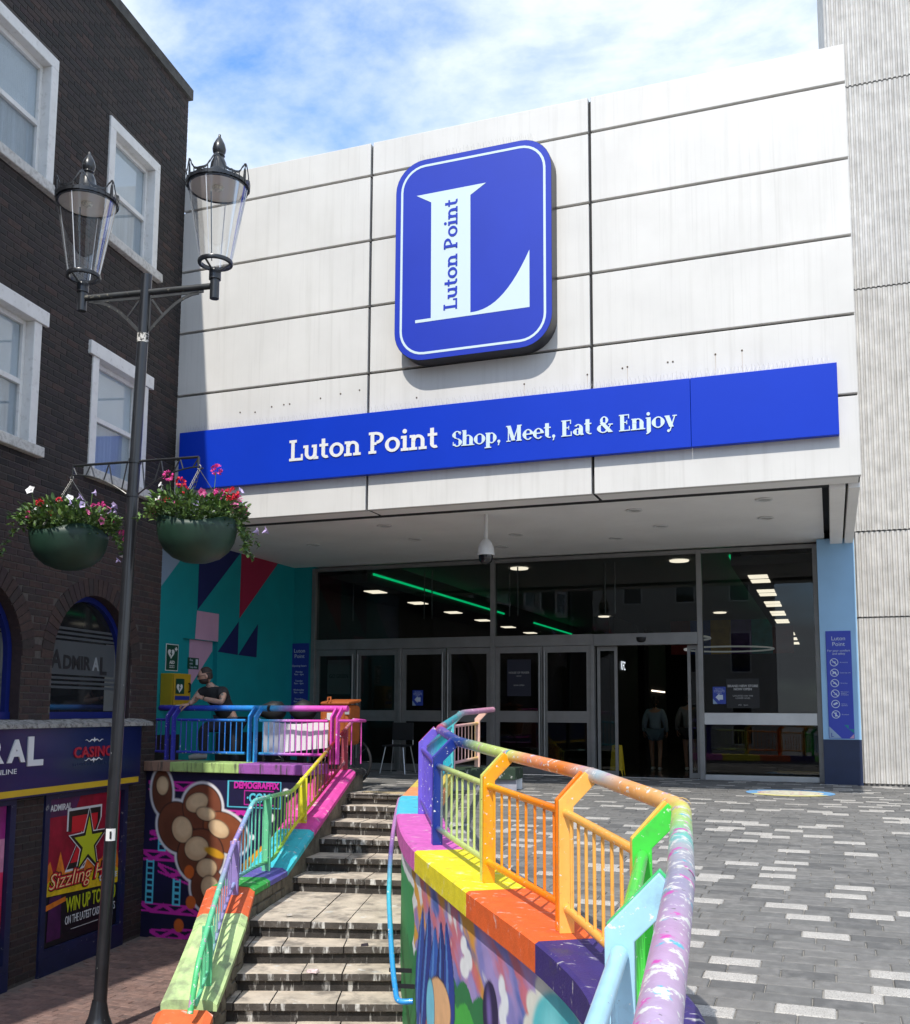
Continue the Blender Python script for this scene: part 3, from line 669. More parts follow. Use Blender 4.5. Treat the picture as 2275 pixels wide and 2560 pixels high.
padd('print_machine', [(x1-.08,-1.5),(x1-.34,-1.5),(x1-.32,-1.02),(x1-.1,-1.02)], m_pp, .006); padd('print_machine_top', [(x1-.02,-1.16),(x1-.42,-1.10),(x1-.40,-1.05),(x1-.0,-1.10)], m_por, .008)
a, e = SHOPW[1]; po2 = thing('window_poster', 'pink and purple poster in the shop window behind the brick pier', 'poster', bw((a+e)/2, -1.57, -.02))
for k, cc in enumerate([srgb(190,40,60), srgb(210,50,90), srgb(200,130,160), srgb(150,40,120)]):
    b = MB(); z0 = -1.3+k*.345; b.prism([bw(s,z,-.019)-po2.location for s, z in ((a+.1,z0),(e-.1,z0),(e-.1,z0+.345),(a+.1,z0+.345))], WN*.002); b.build('print_band', mat('poster2_%d' % k, cc, .4, var=.4, scale=4), po2)
# ---- fascia sign
m_fas = mat('fascia_navy', (.006,.012,.075), .3, var=.15, scale=2, coat=.1); m_yel = mat('fascia_yellow', (.62,.40,.015), .35, var=.06, scale=3)
fs = thing('fascia_sign', 'navy blue shop fascia with white lettering and yellow stripe', 'sign', bw(5.5, .15, .07)); FL = fs.location
b = MB(); pb(b, .81, SEND-.3, .15, .885, .005, .125); rel(b, fs).build('sign_panel', m_fas, fs, bevel=.006)
b = MB(); pb(b, .85, SEND-.3, .172, .240, .1255, .129); rel(b, fs).build('yellow_stripe', m_yel, fs)
def ft(t, size, s, z, m, wd, **k): return text(t, size, bw(s,z,.130)-FL, -WD, (0,0,1), m, fs, align='LEFT', width=wd, **k)
m_let = mat('sign_letter_white', (.72,.72,.72), .4)
ft('L', .42, 3.10, .497, m_let, .265, bold=.014, depth=.02); ft('A', .31, 3.43, .545, m_let, .29, bold=.014, depth=.02); ft('R', .31, 3.73, .545, m_let, .25, bold=.014, depth=.02); ft('DMI', .31, 4.55, .545, m_let, .77, bold=.014, depth=.02); ft('A', .42, 4.98, .497, m_let, .36, bold=.014, depth=.02)
ft('PLAY IN STORE & ONLINE', .075, 4.62, .415, m_let, 1.36)
m_cas = mat('casino_red', (.42,.01,.03), .35); ft('CASINO', .17, 2.27, .535, m_cas, .80, bold=.004, depth=.02, spacing=1.05); ft('SLOTS EXPERIENCE', .05, 2.27, .44, mat('faded_letter',(.03,.05,.11),.4), .80, spacing=1.2)
for sgn_, zz in ((1,.715),(-1,.515)):
    b = MB()
    for hnd in (-1,1): b.tube([bw(1.87+hnd*(.02+.16*t), zz+sgn_*(.012*math.sin(t*9)+.01), .133) for t in [k/10 for k in range(11)]], [.008*(1-.6*k/10) for k in range(11)], 6)
    b.prism([bw(1.87,zz+sgn_*.05,.131), bw(1.85,zz+sgn_*.015,.131), bw(1.87,zz-sgn_*.012,.131), bw(1.89,zz+sgn_*.015,.131)], WN*.004)
    rel(b, fs).build('scroll_ornament', m_let, fs)
# ================================================================== stairs
SL = [(-5.743,.106,.04),(-5.785,-.115,-.096),(-5.738,-.496,-.252),(-5.68,-.895,-.408),(-5.612,-1.318,-.564),(-5.55,-1.708,-.72),(-5.197,-3.173,-.876),(-5.066,-3.514,-1.032),(-4.959,-3.806,-1.188),(-4.83,-4.124,-1.344)]
SR = [(-5.06,.201,.04),(-4.97,-.02,-.096),(-4.86,-.375,-.252),(-4.76,-.702,-.408),(-4.567,-1.066,-.564),(-4.387,-1.476,-.72),(-3.827,-2.782,-.876),(-3.73,-2.999,-1.032),(-3.598,-3.297,-1.188),(-3.459,-3.612,-1.344)]
for k in range(1, 4):
    SL.append((-4.83+.12*k,-4.124-.32*k,-1.344-.156*k)); SR.append((-3.459+.13*k,-3.612-.31*k,-1.344-.156*k))
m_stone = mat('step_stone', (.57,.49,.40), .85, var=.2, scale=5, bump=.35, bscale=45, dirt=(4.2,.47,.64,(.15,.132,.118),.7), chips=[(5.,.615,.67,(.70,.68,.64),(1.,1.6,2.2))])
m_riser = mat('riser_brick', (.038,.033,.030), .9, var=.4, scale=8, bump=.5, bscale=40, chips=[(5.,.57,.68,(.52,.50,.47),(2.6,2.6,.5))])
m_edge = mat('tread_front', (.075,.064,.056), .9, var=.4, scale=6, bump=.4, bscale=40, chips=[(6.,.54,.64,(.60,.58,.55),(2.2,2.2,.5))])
st = thing('staircase', 'worn stone staircase with paint-stained steps climbing between two painted walls', 'staircase', (-4.5,-2.2,SZ))
for k in range(len(SL)):
    A, Bq = Vector(SL[k]), Vector(SR[k]); nx = (Bq-A).normalized(); bk = Vector((-nx.y, nx.x, 0))
    A2 = A-nx*.22; B2 = Bq+nx*.16
    back = .46 if k != 6 else 1.75
    if k == 0: back = .34
    nsl = 4; c0 = k*.17 % .5
    cuts = [0]+sorted(min(.97,max(.06,(j+.5+.25*math.sin(k*3.1+j*1.7))/nsl)) for j in range(nsl-1))+[1]
    stp = None
    rb = MB(); h = SL[k][2]-(SL[k+1][2] if k+1 < len(SL) else SZ)
    P = [A2+bk*.035, B2+bk*.035, B2+bk*(back+.1), A2+bk*(back+.1)]
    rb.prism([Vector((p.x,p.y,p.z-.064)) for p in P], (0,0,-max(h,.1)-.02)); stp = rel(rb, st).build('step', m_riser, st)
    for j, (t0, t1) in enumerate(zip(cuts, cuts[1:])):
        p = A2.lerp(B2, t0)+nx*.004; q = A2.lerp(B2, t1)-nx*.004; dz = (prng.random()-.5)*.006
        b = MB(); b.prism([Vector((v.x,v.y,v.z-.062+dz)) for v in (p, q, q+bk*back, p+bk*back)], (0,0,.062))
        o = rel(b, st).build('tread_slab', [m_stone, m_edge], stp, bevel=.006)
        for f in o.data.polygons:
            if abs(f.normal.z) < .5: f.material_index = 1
# yellow-buff tactile strip at the head of the stairs
m_tact = mat('tactile_buff', (.50,.40,.24), .85, var=.15, scale=20)
ts = thing('tactile_strip', 'buff studded tactile paving strip at the head of the stairs', 'paving', (-5.4,.33,.04))
b = MB()
for i in range(24):
    for j in range(5): b.lathe([(0,.010),(.010,.010),(.013,.001)], (-.31+i*.028,-.07+j*.034+(i*.003),.002), 6)
b.build('studs', m_tact, ts); MB().prism([(-.34,-.10,-.01),(.36,0.,-.01),(.36,.14,-.01),(-.34,.10,-.01)], (0,0,.013)).build('slab', m_tact, ts)

# ================================================================== painted coping / wall helpers
m_paint = mat('mural_paint', (1,1,1), .6, attr=True, var=.08, scale=9, bump=.06, bscale=120)
m_cop = mat('coping_paint', (1,1,1), .65, attr=True, var=.1, scale=12, bump=.2, bscale=80, chips=[(8,.60,.74,(.76,.73,.69),(1.,2.6,1.)),(26,.68,.73,(.55,.52,.48))], dirt=(5,.58,.74,(.07,.065,.06),.6))
m_copg = mat('coping_paint_green', (1,1,1), .65, attr=True, var=.12, scale=9, bump=.2, bscale=80, dirt=(5,.46,.64,(.20,.22,.16),.7))
def coping(parent, cl, zf, wid, th, col, m=None, name='coping_stone', ch=.03, zfun=None):
    """block of coping along a centre line [(x,y)], with chamfered top edges"""
    b = MB(); b.cur = col; prof = []
    n = len(cl); L = path_off(cl, -wid/2); Rr = path_off(cl, wid/2); Li = path_off(cl, -wid/2+ch*1.6); Ri = path_off(cl, wid/2-ch*1.6)
    vs = []
    for i in range(n):
        z = zf[i]; vs += [(*L[i], z-th), (*L[i], z-ch), (*Li[i], z), (*Ri[i], z), (*Rr[i], z-ch), (*Rr[i], z-th)]
    fs = [(6*i+j, 6*i+j+1, 6*i+j+7, 6*i+j+6) for i in range(n-1) for j in range(5)]+[(6*i+5, 6*i, 6*i+6, 6*i+11) for i in range(n-1)]
    fs += [(0,1,2,3,4,5), tuple(6*(n-1)+j for j in (5,4,3,2,1,0))]
    b.add(vs, fs); return rel(b, parent).build(name, m or m_cop, parent)
def arclen(P):
    s = [0.]
    for a, c in zip(P, P[1:]): s.append(s[-1]+math.dist(a, c))
    return s
def cut(P, s0, s1, n=6):
    sl_ = arclen(P); out = []
    for k in range(n+1):
        s = s0+(s1-s0)*k/n
        i = max(j for j in range(len(sl_)) if sl_[j] <= s+1e-9); i = min(i, len(P)-2)
        t = (s-sl_[i])/max(1e-9, sl_[i+1]-sl_[i]); out.append(tuple(a+(c-a)*t for a, c in zip(P[i], P[i+1])))
    return out

# ---------------------------------------------------------------- curved wall right of the stairs
cw = thing('curved_wall', 'curved painted wall with coloured coping blocks between stairs and ramp', 'wall', (-3.0,-4.6,SZ))
RET = [(-4.0,1.75),(-4.5,1.70),(-4.95,1.45)]
CWP = catmull(RET+WP, 6)
CC = path_off(CWP, .21)                                # centre line of coping (0.42 wide)
sl_ = arclen(CC)
def s_at_y(y):
    return next(sl_[i] for i in range(14, len(CC)) if CC[i][1] <= y)
ylim = [99, .5, -.75, -1.62, -2.7, -4.40, -5.55, -6.62, -7.75, -8.9, -10.2, -14]
ccol = [srgb(40,60,45), srgb(215,190,90), srgb(226,150,100), srgb(80,190,215), srgb(208,100,180), srgb(228,212,40), srgb(226,98,40), srgb(56,42,110), srgb(140,225,110), srgb(225,110,50), srgb(90,190,210)]
for i in range(len(ylim)-1):
    a = 0. if i == 0 else s_at_y(ylim[i]); e = s_at_y(ylim[i+1]); P = cut(CC, a+.003, e-.003, 10)
    coping(cw, P, [cz_(p[1]) for p in P], .42, .15, ccol[i], ch=.012)
# body with mural: fine grid, colour per vertex
def smooth(a, b_, x): t = np.clip((x-a)/(b_-a), 0, 1); return t*t*(3-2*t)
def vnoise(x, y, seed=0):
    r_ = np.random.default_rng(seed); g_ = r_.random((64, 64)); xi = np.floor(x).astype(int); yi = np.floor(y).astype(int); fx = x-xi; fy = y-yi
    fx = fx*fx*(3-2*fx); fy = fy*fy*(3-2*fy); q = lambda i, j: g_[i % 64, j % 64]
    return (q(xi,yi)*(1-fx)+q(xi+1,yi)*fx)*(1-fy)+(q(xi,yi+1)*(1-fx)+q(xi+1,yi+1)*fx)*fy
def fbm(x, y, seed=0): return sum(vnoise(x*2**k, y*2**k, seed+k)*.5**k for k in range(4))/1.875
def blend(C, m, col): m = m[..., None]; return C*(1-m)+np.array(col)*m
def ell(x, y, cx, cy, rx, ry, ang=0., soft=.02):
    ca, sa = math.cos(ang), math.sin(ang); u = ((x-cx)*ca+(y-cy)*sa)/rx; v = (-(x-cx)*sa+(y-cy)*ca)/ry
    return 1-smooth(1-soft/min(rx,ry), 1+soft/min(rx,ry), np.sqrt(u*u+v*v))
WB = path_off(CWP, .05); wl = arclen(WB)
s0w = 0.; s1w = wl[-1]
sm = [0., 1.5, 2.5]+list(np.arange(3.0, 11.0, .013))+[11.5, 12.5, 14, 16, s1w-.01]
sm = [s for s in sm if s < s1w]
base = [cut(WB, s, s+1e-4, 1)[0] for s in sm]
zt_ = np.array([cz_(p[1])-.148 for p in base]); nz = 130
T_ = np.linspace(0, 1, nz); Zg = zt_[:, None]*(1-T_)+(SZ-.02)*T_; Sg = np.array(sm)[:, None]+0*Zg
sA = next(wl[i] for i in range(14, len(WB)) if WB[i][1] <= -4.47)   # arc position of the pink/yellow joint
X_ = Sg-sA; Zr = Zg
H1 = fbm(X_*1.6+3, Zr*3.2+X_*2.0+7, 3); H2 = fbm(X_*3.+11, Zr*6.+X_*2.5, 9); H3 = fbm(X_*2.1+20, Zr*4.2+X_*1.8, 21)
C = np.zeros(X_.shape+(3,))+np.array(srgb(134,132,196))
C = blend(C, smooth(.46,.60,H1), srgb(222,158,62)); C = blend(C, smooth(.54,.66,H3)*.9, srgb(64,98,168)); C = blend(C, smooth(.58,.68,H2)*.8, srgb(214,110,110))
C = blend(C, smooth(.60,.74,1-H1)*.8, srgb(172,152,206)); C = blend(C, smooth(.70,.76,fbm(X_*3,Zr*4+X_*2,33)), srgb(225,225,230))
# plain stand-in shapes: hedges, feather sweeps, oval, puffs, clouds
C = blend(C, (X_ < -.22+.10*np.sin(Zr*19)+.05*np.sin(Zr*43))*1., srgb(216,160,60)); C = blend(C, (X_ < -.30+.12*np.sin(Zr*17+1)+.05*np.sin(Zr*51))*1., srgb(226,228,232))
C = blend(C, (X_ < -.42+.16*np.abs(np.sin(Zr*9)))*(Zr < -.25)*1., srgb(44,146,78)); C = blend(C, (Zr < -.74+.07*np.abs(np.sin(X_*11)))*(X_ < -.02)*1., srgb(36,124,66))
hed = -.63+.075*np.abs(np.sin(X_*9.)); C = blend(C, (Zr < hed)*(X_ > .92)*(X_ < 1.66)*1., srgb(40,122,72))
hed2 = -.76+.08*np.abs(np.sin(X_*8.+1)); C = blend(C, (Zr < hed2)*(X_ > .98)*(X_ < 1.50)*1., srgb(70,178,72))
for k in range(5):
    cx = .02+k*.185; co = [srgb(36,70,160),srgb(30,50,138),srgb(44,92,182),srgb(26,44,122),srgb(34,60,150)][k]
    xc_ = cx+.10*np.sin((Zr+.6)*3.+k*.5); half = .135*np.clip(1-((Zr+.78)/(.46+.05*math.sin(k*2.2)))**2, 0, 1)
    C = blend(C, (np.abs(X_-xc_) < half+.012)*(half > 0)*.95, srgb(16,18,48)); C = blend(C, (np.abs(X_-xc_) < half)*1., co); C = blend(C, (np.abs(X_-xc_+.04) < half*.22)*.7, srgb(92,150,220))
for cx,cz0,rx,ry,an,co in ((.60,-.86,.30,.17,.1,srgb(232,182,134)),(.36,-.95,.12,.20,0,srgb(120,200,225)),(1.20,-.34,.07,.055,.2,srgb(236,238,240)),(1.30,-.40,.09,.06,-.2,srgb(236,238,240)),(1.22,-.47,.10,.06,.1,srgb(236,238,240)),(1.74,-.60,.13,.17,0,srgb(42,34,78))):
    C = blend(C, ell(X_,Zr,cx,cz0,rx+.012,ry+.012,an,.006), srgb(20,22,52)) if co[0] < .75 or co[2] < .5 else C; C = blend(C, ell(X_,Zr,cx,cz0,rx,ry,an,.008), co)
C = blend(C, ell(X_,Zr,1.72,-.60,.04,.11,.2,.03)*.7, srgb(140,120,200))
for cx,cz0,rx in ((1.94,-.40,.055),(1.99,-.47,.06),(1.95,-.55,.06),(2.0,-.63,.06),(1.97,-.72,.07)): C = blend(C, ell(X_,Zr,cx,cz0,rx,rx*1.1,0,.012), srgb(234,238,242))
for a_ in range(14): C = blend(C, ell(X_,Zr,2.86+.47*math.cos(a_*.449),-.50+.30*math.sin(a_*.449),.11,.075,0,.01), srgb(226,226,214))
C = blend(C, ell(X_,Zr,2.86,-.50,.45,.29,0,.02), srgb(86,196,204)); C = blend(C, ell(X_,Zr,2.70,-.44,.16,.14,.4,.1)*.6, srgb(150,226,228)); C = blend(C, ell(X_,Zr,3.0,-.58,.18,.12,.4,.1)*.6, srgb(50,150,180))
vs = []; ns_ = len(sm)
for i in range(ns_):
    x, y = base[i]
    for j in range(nz): vs.append((x, y, Zg[i, j]))
me = bpy.data.meshes.new('mural_face')
fs = [(i*nz+j, (i+1)*nz+j, (i+1)*nz+j+1, i*nz+j+1) for i in range(ns_-1) for j in range(nz-1)]
def grid_obj(name, vs, fs, C, m, parent):
    me = bpy.data.meshes.new(name); L = parent.location
    me.from_pydata([(x-L.x, y-L.y, z-L.z) for x, y, z in vs], [], fs); me.materials.append(m)
    at = me.color_attributes.new('Col', 'FLOAT_COLOR', 'POINT'); at.data.foreach_set('color', np.concatenate([C.reshape(-1,3), np.ones((C.size//3,1))], 1).astype(np.float32).ravel())
    return put(name, me, parent)
grid_obj('mural_face', vs, fs, C, m_paint, cw)
WB2 = path_off(CWP, .37)
b = MB(); n = len(CWP)
b.add([(*p, cz_(p[1])-.149) for p in WB]+[(*p, cz_(p[1])-.149) for p in WB2]+[(*p, SZ-.2) for p in WB2], [(i,i+1,n+i+1,n+i) for i in range(n-1)]+[(n+i,n+i+1,2*n+i+1,2*n+i) for i in range(n-1)])
rel(b, cw).build('wall_core', mat('painted_kerb', (.30,.30,.34), .8, var=.3, scale=4), cw)

# ---------------------------------------------------------------- left stair wall (stringer) and its coping
lw = thing('stair_wall', 'low stone wall with multicoloured painted coping stepping down beside the stairs', 'wall', (-5.5,-2.2,SZ))
LI = [(-5.90,.75,.33),(-5.851,.333,.33),(-5.629,-1.176,-.268),(-5.513,-1.962,-.583),(-5.240,-3.06,-.583),(-4.979,-3.629,-.80),(-4.80,-4.15,-1.07),(-4.66,-4.60,-1.30),(-4.50,-5.1,-1.56)]   # inner rim
lcl = path_off([(p[0],p[1]) for p in LI], -.23)
segs = [((0,1),srgb(30,28,30)),((1,2),srgb(206,70,150)),((2,3),srgb(60,190,205)),((3,4),srgb(60,60,130)),((4,5),srgb(196,72,40)),((5,8),srgb(150,178,110))]
def lseg(i0, i1, f0, f1, col, m=None):
    P = [(lcl[i][0],lcl[i][1],LI[i][2]) for i in range(i0,i1+1)]; Q = cut(P, arclen(P)[-1]*f0+.002, arclen(P)[-1]*f1-.002, max(2,2*(i1-i0)))
    coping(lw, [(q[0],q[1]) for q in Q], [q[2] for q in Q], .46, .085, col, m, ch=.035)
lseg(0,1,0,1,(.03,.03,.032)); lseg(1,2,0,1,srgb(212,72,158)); lseg(2,3,0,1,srgb(64,192,208)); lseg(3,4,0,.55,srgb(98,92,175)); lseg(3,4,.55,1,srgb(55,165,75)); lseg(4,5,0,.75,srgb(214,98,55)); lseg(4,5,.75,1,srgb(190,215,150),m_copg); lseg(5,7,0,.85,srgb(190,215,150),m_copg); lseg(5,8,.62,1,srgb(220,105,55))
# stone body
m_rub = mat('rubble_stone', (.17,.145,.115), .95, var=.35, scale=7, bump=.8, bscale=25, dirt=(6,.5,.7,(.05,.045,.04),.7))
b = MB(); inn = path_off([(p[0],p[1]) for p in LI], -.04); out = path_off([(p[0],p[1]) for p in LI], -.42); n = len(LI)
b.add([(*inn[i], LI[i][2]-.08) for i in range(n)]+[(*inn[i], SZ-.1) for i in range(n)]+[(*out[i], LI[i][2]-.08) for i in range(n)]+[(*out[i], SZ-.1) for i in range(n)],
      [(i,i+1,n+i+1,n+i) for i in range(n-1)]+[(2*n+i,2*n+i+1,3*n+i+1,3*n+i) for i in range(n-1)]+[(0,n,3*n,2*n),(n-1,2*n-1,4*n-1,3*n-1)])
rel(b, lw).build('wall_body', m_rub, lw)
# rubble blocks facing the stairs
for i in range(3,8):
    a, c = Vector((*inn[i],0)), Vector((*inn[i+1],0)) if i+1 < n else None
    if c is None: break
    L_ = (c-a).length; d = (c-a).normalized(); nrm = Vector((-d.y, d.x, 0)); k = 0
    rowh = .11
    for rr in range(4):
        x = -.03*rr
        while x < L_-.05:
            w_ = .12+.12*prng.random(); xm = x+w_/2; t = min(1,max(0,xm/L_)); ztop = LI[i][2]*(1-t)+LI[i+1][2]*t-.09
            z = ztop-rowh*(rr+.5)
            if z > SZ: 
                b = MB(); b.obox(a+d*xm+nrm*.004+Vector((0,0,z)), d*(w_/2-.008), nrm*.014, Vector((0,0,rowh/2-.008))); rel(b, lw).build('stone', m_rub, lw, bevel=.012)
            x += w_
# outer (street side) lower mural strip is part of the terrace wall

# ---------------------------------------------------------------- terrace front wall with mural and coping
fwl = thing('terrace_wall', 'terrace retaining wall with dark retro mural and two-tone coping', 'wall', (-7.3,-.45,SZ))
DY = -.44; X0, X1 = -8.56, -6.02
nx_, nz_ = 225, 185
gx_ = np.linspace(X0, X1, nx_); gz_ = np.linspace(.285, SZ-.02, nz_)
XX, ZZ = np.meshgrid(gx_, gz_, indexing='ij')
C = np.zeros(XX.shape+(3,))+np.array(srgb(22,20,62)); C = blend(C, smooth(.45,.65,fbm(XX*2,ZZ*2,40))*.5, srgb(14,12,40))
mg = srgb(205,40,165); cy_ = srgb(90,200,225)
def bandz(C, x0, x1, z0, z1, h=.10):
    zc = z0+(ZZ*0)+(XX-x0)/(x1-x0)*(z1-z0); inx = (XX > x0)*(XX < x1); d = ZZ-zc
    rail = ((np.abs(d-h/2) < .014)|(np.abs(d+h/2) < .014)); tri = np.abs(((XX-x0)*5.5) % 2-1)-.5; zig = np.abs(d-tri*h*.85) < .026
    return blend(C, (rail|zig)*inx*1., mg)
def ladder(C, x0, z0, z1, w=.10):
    side = (np.abs(XX-x0) < w/2+.012)*(np.abs(XX-x0) > w/2-.012); rung = (np.abs(XX-x0) < w/2)*(((ZZ-z0) % .075) < .024)
    return blend(C, (side|(rung > 0))*(ZZ > z0)*(ZZ < z1)*1., cy_)
for q in ((-8.5,-7.62,.10,.10),(-7.8,-7.0,-.22,-.24),(-8.45,-8.1,-.55,-.48),(-8.56,-7.9,-.80,-.80),(-8.3,-7.6,-.95,-1.15),(-8.56,-7.2,-1.46,-1.47),(-8.4,-7.3,-1.80,-1.72)): C = bandz(C, *q)
for q in ((-7.72,-.18,.08),(-7.30,-.42,-.26),(-8.25,-.74,-.56),(-8.42,-1.42,-.86),(-8.0,-1.42,-1.08)): C = ladder(C, *q)
# abstract stand-in for the painted figure: brown and beige rounded forms with a pale outline
forms = [(-8.28,.02,.16,.30,.1,srgb(104,58,40)),(-8.02,-.42,.30,.34,.6,srgb(112,62,42)),(-7.66,-.16,.30,.30,.3,srgb(122,66,44)),(-7.30,-.46,.36,.24,-.45,srgb(138,74,44)),(-7.66,-.76,.36,.34,.2,srgb(118,64,42)),(-7.52,-1.18,.26,.30,.5,srgb(108,58,40))]
for cx,cz0,rx,ry,an,co in forms: C = blend(C, ell(XX,ZZ,cx,cz0,rx+.035,ry+.035,an,.012), srgb(222,220,225))
for cx,cz0,rx,ry,an,co in forms:          # plain pebble-like forms in brown and beige
    C = blend(C, ell(XX,ZZ,cx,cz0,rx,ry,an,.01), srgb(46,24,22)); C = blend(C, ell(XX,ZZ,cx,cz0,rx*.95,ry*.95,an,.01), co); C = blend(C, ell(XX,ZZ,cx-.05,cz0-.06,rx*.66,ry*.62,an,.06)*.5, tuple(q*.6 for q in co))
for cx,cz0,rx,ry,an in ((-7.74,-.10,.17,.12,.3),(-7.60,-.24,.14,.08,-.2),(-7.95,-.45,.15,.17,.5),(-7.40,-.42,.16,.10,-.4),(-7.72,-.68,.18,.15,.2),(-7.56,-.92,.15,.12,.1),(-7.50,-1.16,.13,.15,.4),(-8.28,.10,.09,.12,.1)):
    C = blend(C, ell(XX,ZZ,cx,cz0,rx+.012,ry+.012,an,.008), srgb(50,26,24)); C = blend(C, ell(XX,ZZ,cx,cz0,rx,ry,an,.008), srgb(204,170,132)); C = blend(C, ell(XX,ZZ,cx+.02,cz0+.02,rx*.75,ry*.7,an,.03), srgb(222,192,152))
C = blend(C, ell(XX,ZZ,-7.45,-.72,.16,.05,-.3,.01), srgb(205,150,30))
for cx,cz0 in ((-7.82,-.98),(-7.78,-1.36),(-7.95,-1.66)): C = blend(C, ell(XX,ZZ,cx,cz0,.075,.085,0,.006), srgb(205,98,36))
fr_ = lambda x0,x1,z0,z1,t: ((XX > x0)*(XX < x1)*(ZZ > z0)*(ZZ < z1))*(1-((XX > x0+t)*(XX < x1-t)*(ZZ > z0+t)*(ZZ < z1-t)))
C = blend(C, fr_(-7.28,-6.50,-.14,.20,.014)*1., cy_); C = blend(C, fr_(-7.03,-6.60,-.10,.085,.009)*1., mg)
for cx,cz0,rr in ((-6.43,.07,.05),(-6.63,-.25,.05),(-6.45,-.48,.045),(-6.33,-.16,.03),(-6.9,-.5,.035),(-6.62,-.55,.03)): C = blend(C, ell(XX,ZZ,cx,cz0,rr,rr,0,.006), srgb(235,235,240))
dg = ZZ-(-.72+(XX+6.9)*.85); C = blend(C, (dg < 0)*(XX > -7.05)*1., srgb(240,170,25)); C = blend(C, (dg < -.13)*(XX > -6.95)*1., srgb(95,200,215)); C = blend(C, (dg < .25)*(XX > -6.42)*(dg > -.3)*1., srgb(228,95,165))
vs = [(gx_[i], DY, gz_[j]) for i in range(nx_) for j in range(nz_)]
fs = [(i*nz_+j, i*nz_+j+1, (i+1)*nz_+j+1, (i+1)*nz_+j) for i in range(nx_-1) for j in range(nz_-1)]
grid_obj('mural_face', vs, fs, C, m_paint, fwl)
rel(MB().box(X0,X1-.05,DY+.002,-.08,SZ-.1,.284), fwl).build('wall_core', m_rub, fwl)
m_dkc = mat('terrace_coping_paint', (1,1,1), .7, attr=True, var=.1, scale=8, bump=.2, bscale=70, streak=[((24,24,3.),.50,.66,(.06,.06,.055),.85)])
for x0,x1,c in ((-8.53,-8.12,srgb(150,118,100)),(-8.12,-7.08,srgb(168,196,120)),(-7.08,-6.06,srgb(160,88,172))):
    b = MB(); b.cur = c; b.box(x0+.001,x1-.001,-.52,-.0,.29,.415); rel(b, fwl).build('coping_stone', m_dkc, fwl, bevel=.01)
text('DEMOGRAFFIX', .11, (-6.86-fwl.location.x, DY-.006-fwl.location.y, .105-SZ), (1,0,0), (0,0,1), mat('mural_magenta', mg, .6), fwl, width=.66, bold=.006)
text('·COM', .155, (-6.82-fwl.location.x, DY-.006-fwl.location.y, -.065-SZ), (1,0,0), (0,0,1), mat('mural_cyan', cy_, .6), fwl, width=.34, bold=.006)
# ================================================================== railings
m_rail = mat('rail_paint', (1,1,1), .35, attr=True, var=.06, scale=14, coat=.25, chips=[(34,.64,.67,(.78,.77,.75)),(60,.68,.70,(.12,.11,.10))], dirt=(9,.56,.76,(.10,.09,.085),.4))
m_railw = mat('worn_rail_paint', (1,1,1), .4, attr=True, var=.08, scale=14, coat=.15, bump=.12, bscale=45,
   chips=[(9,.57,.60,srgb(205,80,175)),(10,.60,.63,srgb(70,185,205)),(24,.555,.59,(.70,.69,.67),(1.,1.,1.8)),(48,.66,.68,(.16,.15,.16))])
m_railm = mat('half_worn_rail_paint', (1,1,1), .4, attr=True, var=.08, scale=12, coat=.15, chips=[(11,.60,.625,srgb(190,150,180)),(20,.60,.63,(.74,.73,.71),(1.,1.,1.8)),(50,.66,.68,(.16,.15,.16))])
def fin(parent, base, along, inward, col, h=1., top=None, m=None):
    """flat plate post with its head cranked towards the walking side"""
    base = Vector(base); along = Vector(along).normalized(); inward = Vector(inward).normalized(); Zv = Vector((0,0,1))
    P = [(0.012,0),(.088,0),(.088,.625*h),(.205,.742*h),(.152,.80*h),(0.012,.655*h)]
    b = MB(); b.cur = col; b.prism([base+inward*(p-.05)+Zv*z-along*.0125 for p, z in P], along*.025)
    if top:
        b.c = [lerp(col, top, min(1,max(0,(v[2]-base.z)/.7))) for v in b.v]
    return rel(b, parent).build('post', m or m_rail, parent, bevel=.003)
def rail_run(parent, pts, inw, colf, h=1., r_mid=.021, nb=8, bal=True, r_bal=.0085, wob=True):
    """one panel between two posts: mid rail, bottom rail and balusters; pts = two 3d base points"""
    A, Bq = Vector(pts[0]), Vector(pts[1]); d = Bq-A; n = Vector((0,0,1)); K = 8
    for z, nm in ((.595*h,'mid_rail'),(.125*h,'bottom_rail')):
        P = [A+d*(.03+.94*k/K)+n*z for k in range(K+1)]
        b = MB(); b.tube(P, r_mid, 10, cols=[colf(k/K) for k in range(K+1)]); rel(b, parent).build(nm, m_rail, parent, smooth=True)
    for k in range(nb):
        t = (k+1)/(nb+1); p = A+d*t; b = MB(); b.cur = colf(t); b.tube([p+n*.125*h, p+n*.595*h], r_bal, 7); rel(b, parent).build('baluster', m_rail, parent, smooth=True)
def c3(x, y): return Vector((x, y, cz_(y)))
# ---- curved railing on the right wall
rr_ = thing('curved_railing', 'rainbow painted metal railing on the curved wall beside the ramp', 'railing', (-2.2,-5.5,0))
PF = [(-4.57,1.51),(-4.62,.6),(-3.60,-2.86),(-2.86,-4.36),(-2.06,-5.52),(-1.30,-6.54),(-.715,-7.60),(-.535,-8.95),(-.36,-10.6),(-.33,-12.6)]
pc = [srgb(226,190,190), srgb(205,60,90), srgb(110,92,200), srgb(22,50,135), srgb(200,214,120), srgb(240,150,20), srgb(250,182,84), srgb(70,205,70), srgb(165,212,232), srgb(230,120,190)]
pcols = [[srgb(236,196,180),srgb(228,180,190)],[srgb(90,195,205),srgb(220,70,100)],[srgb(112,96,205),srgb(84,70,185)],[srgb(20,48,135),srgb(205,212,110)],[srgb(246,165,20),srgb(238,128,25)],[srgb(250,184,88),srgb(235,190,80)],[srgb(70,205,70),srgb(70,195,120)],[srgb(165,212,234),srgb(150,200,230)],[srgb(225,120,190),srgb(225,120,190)]]
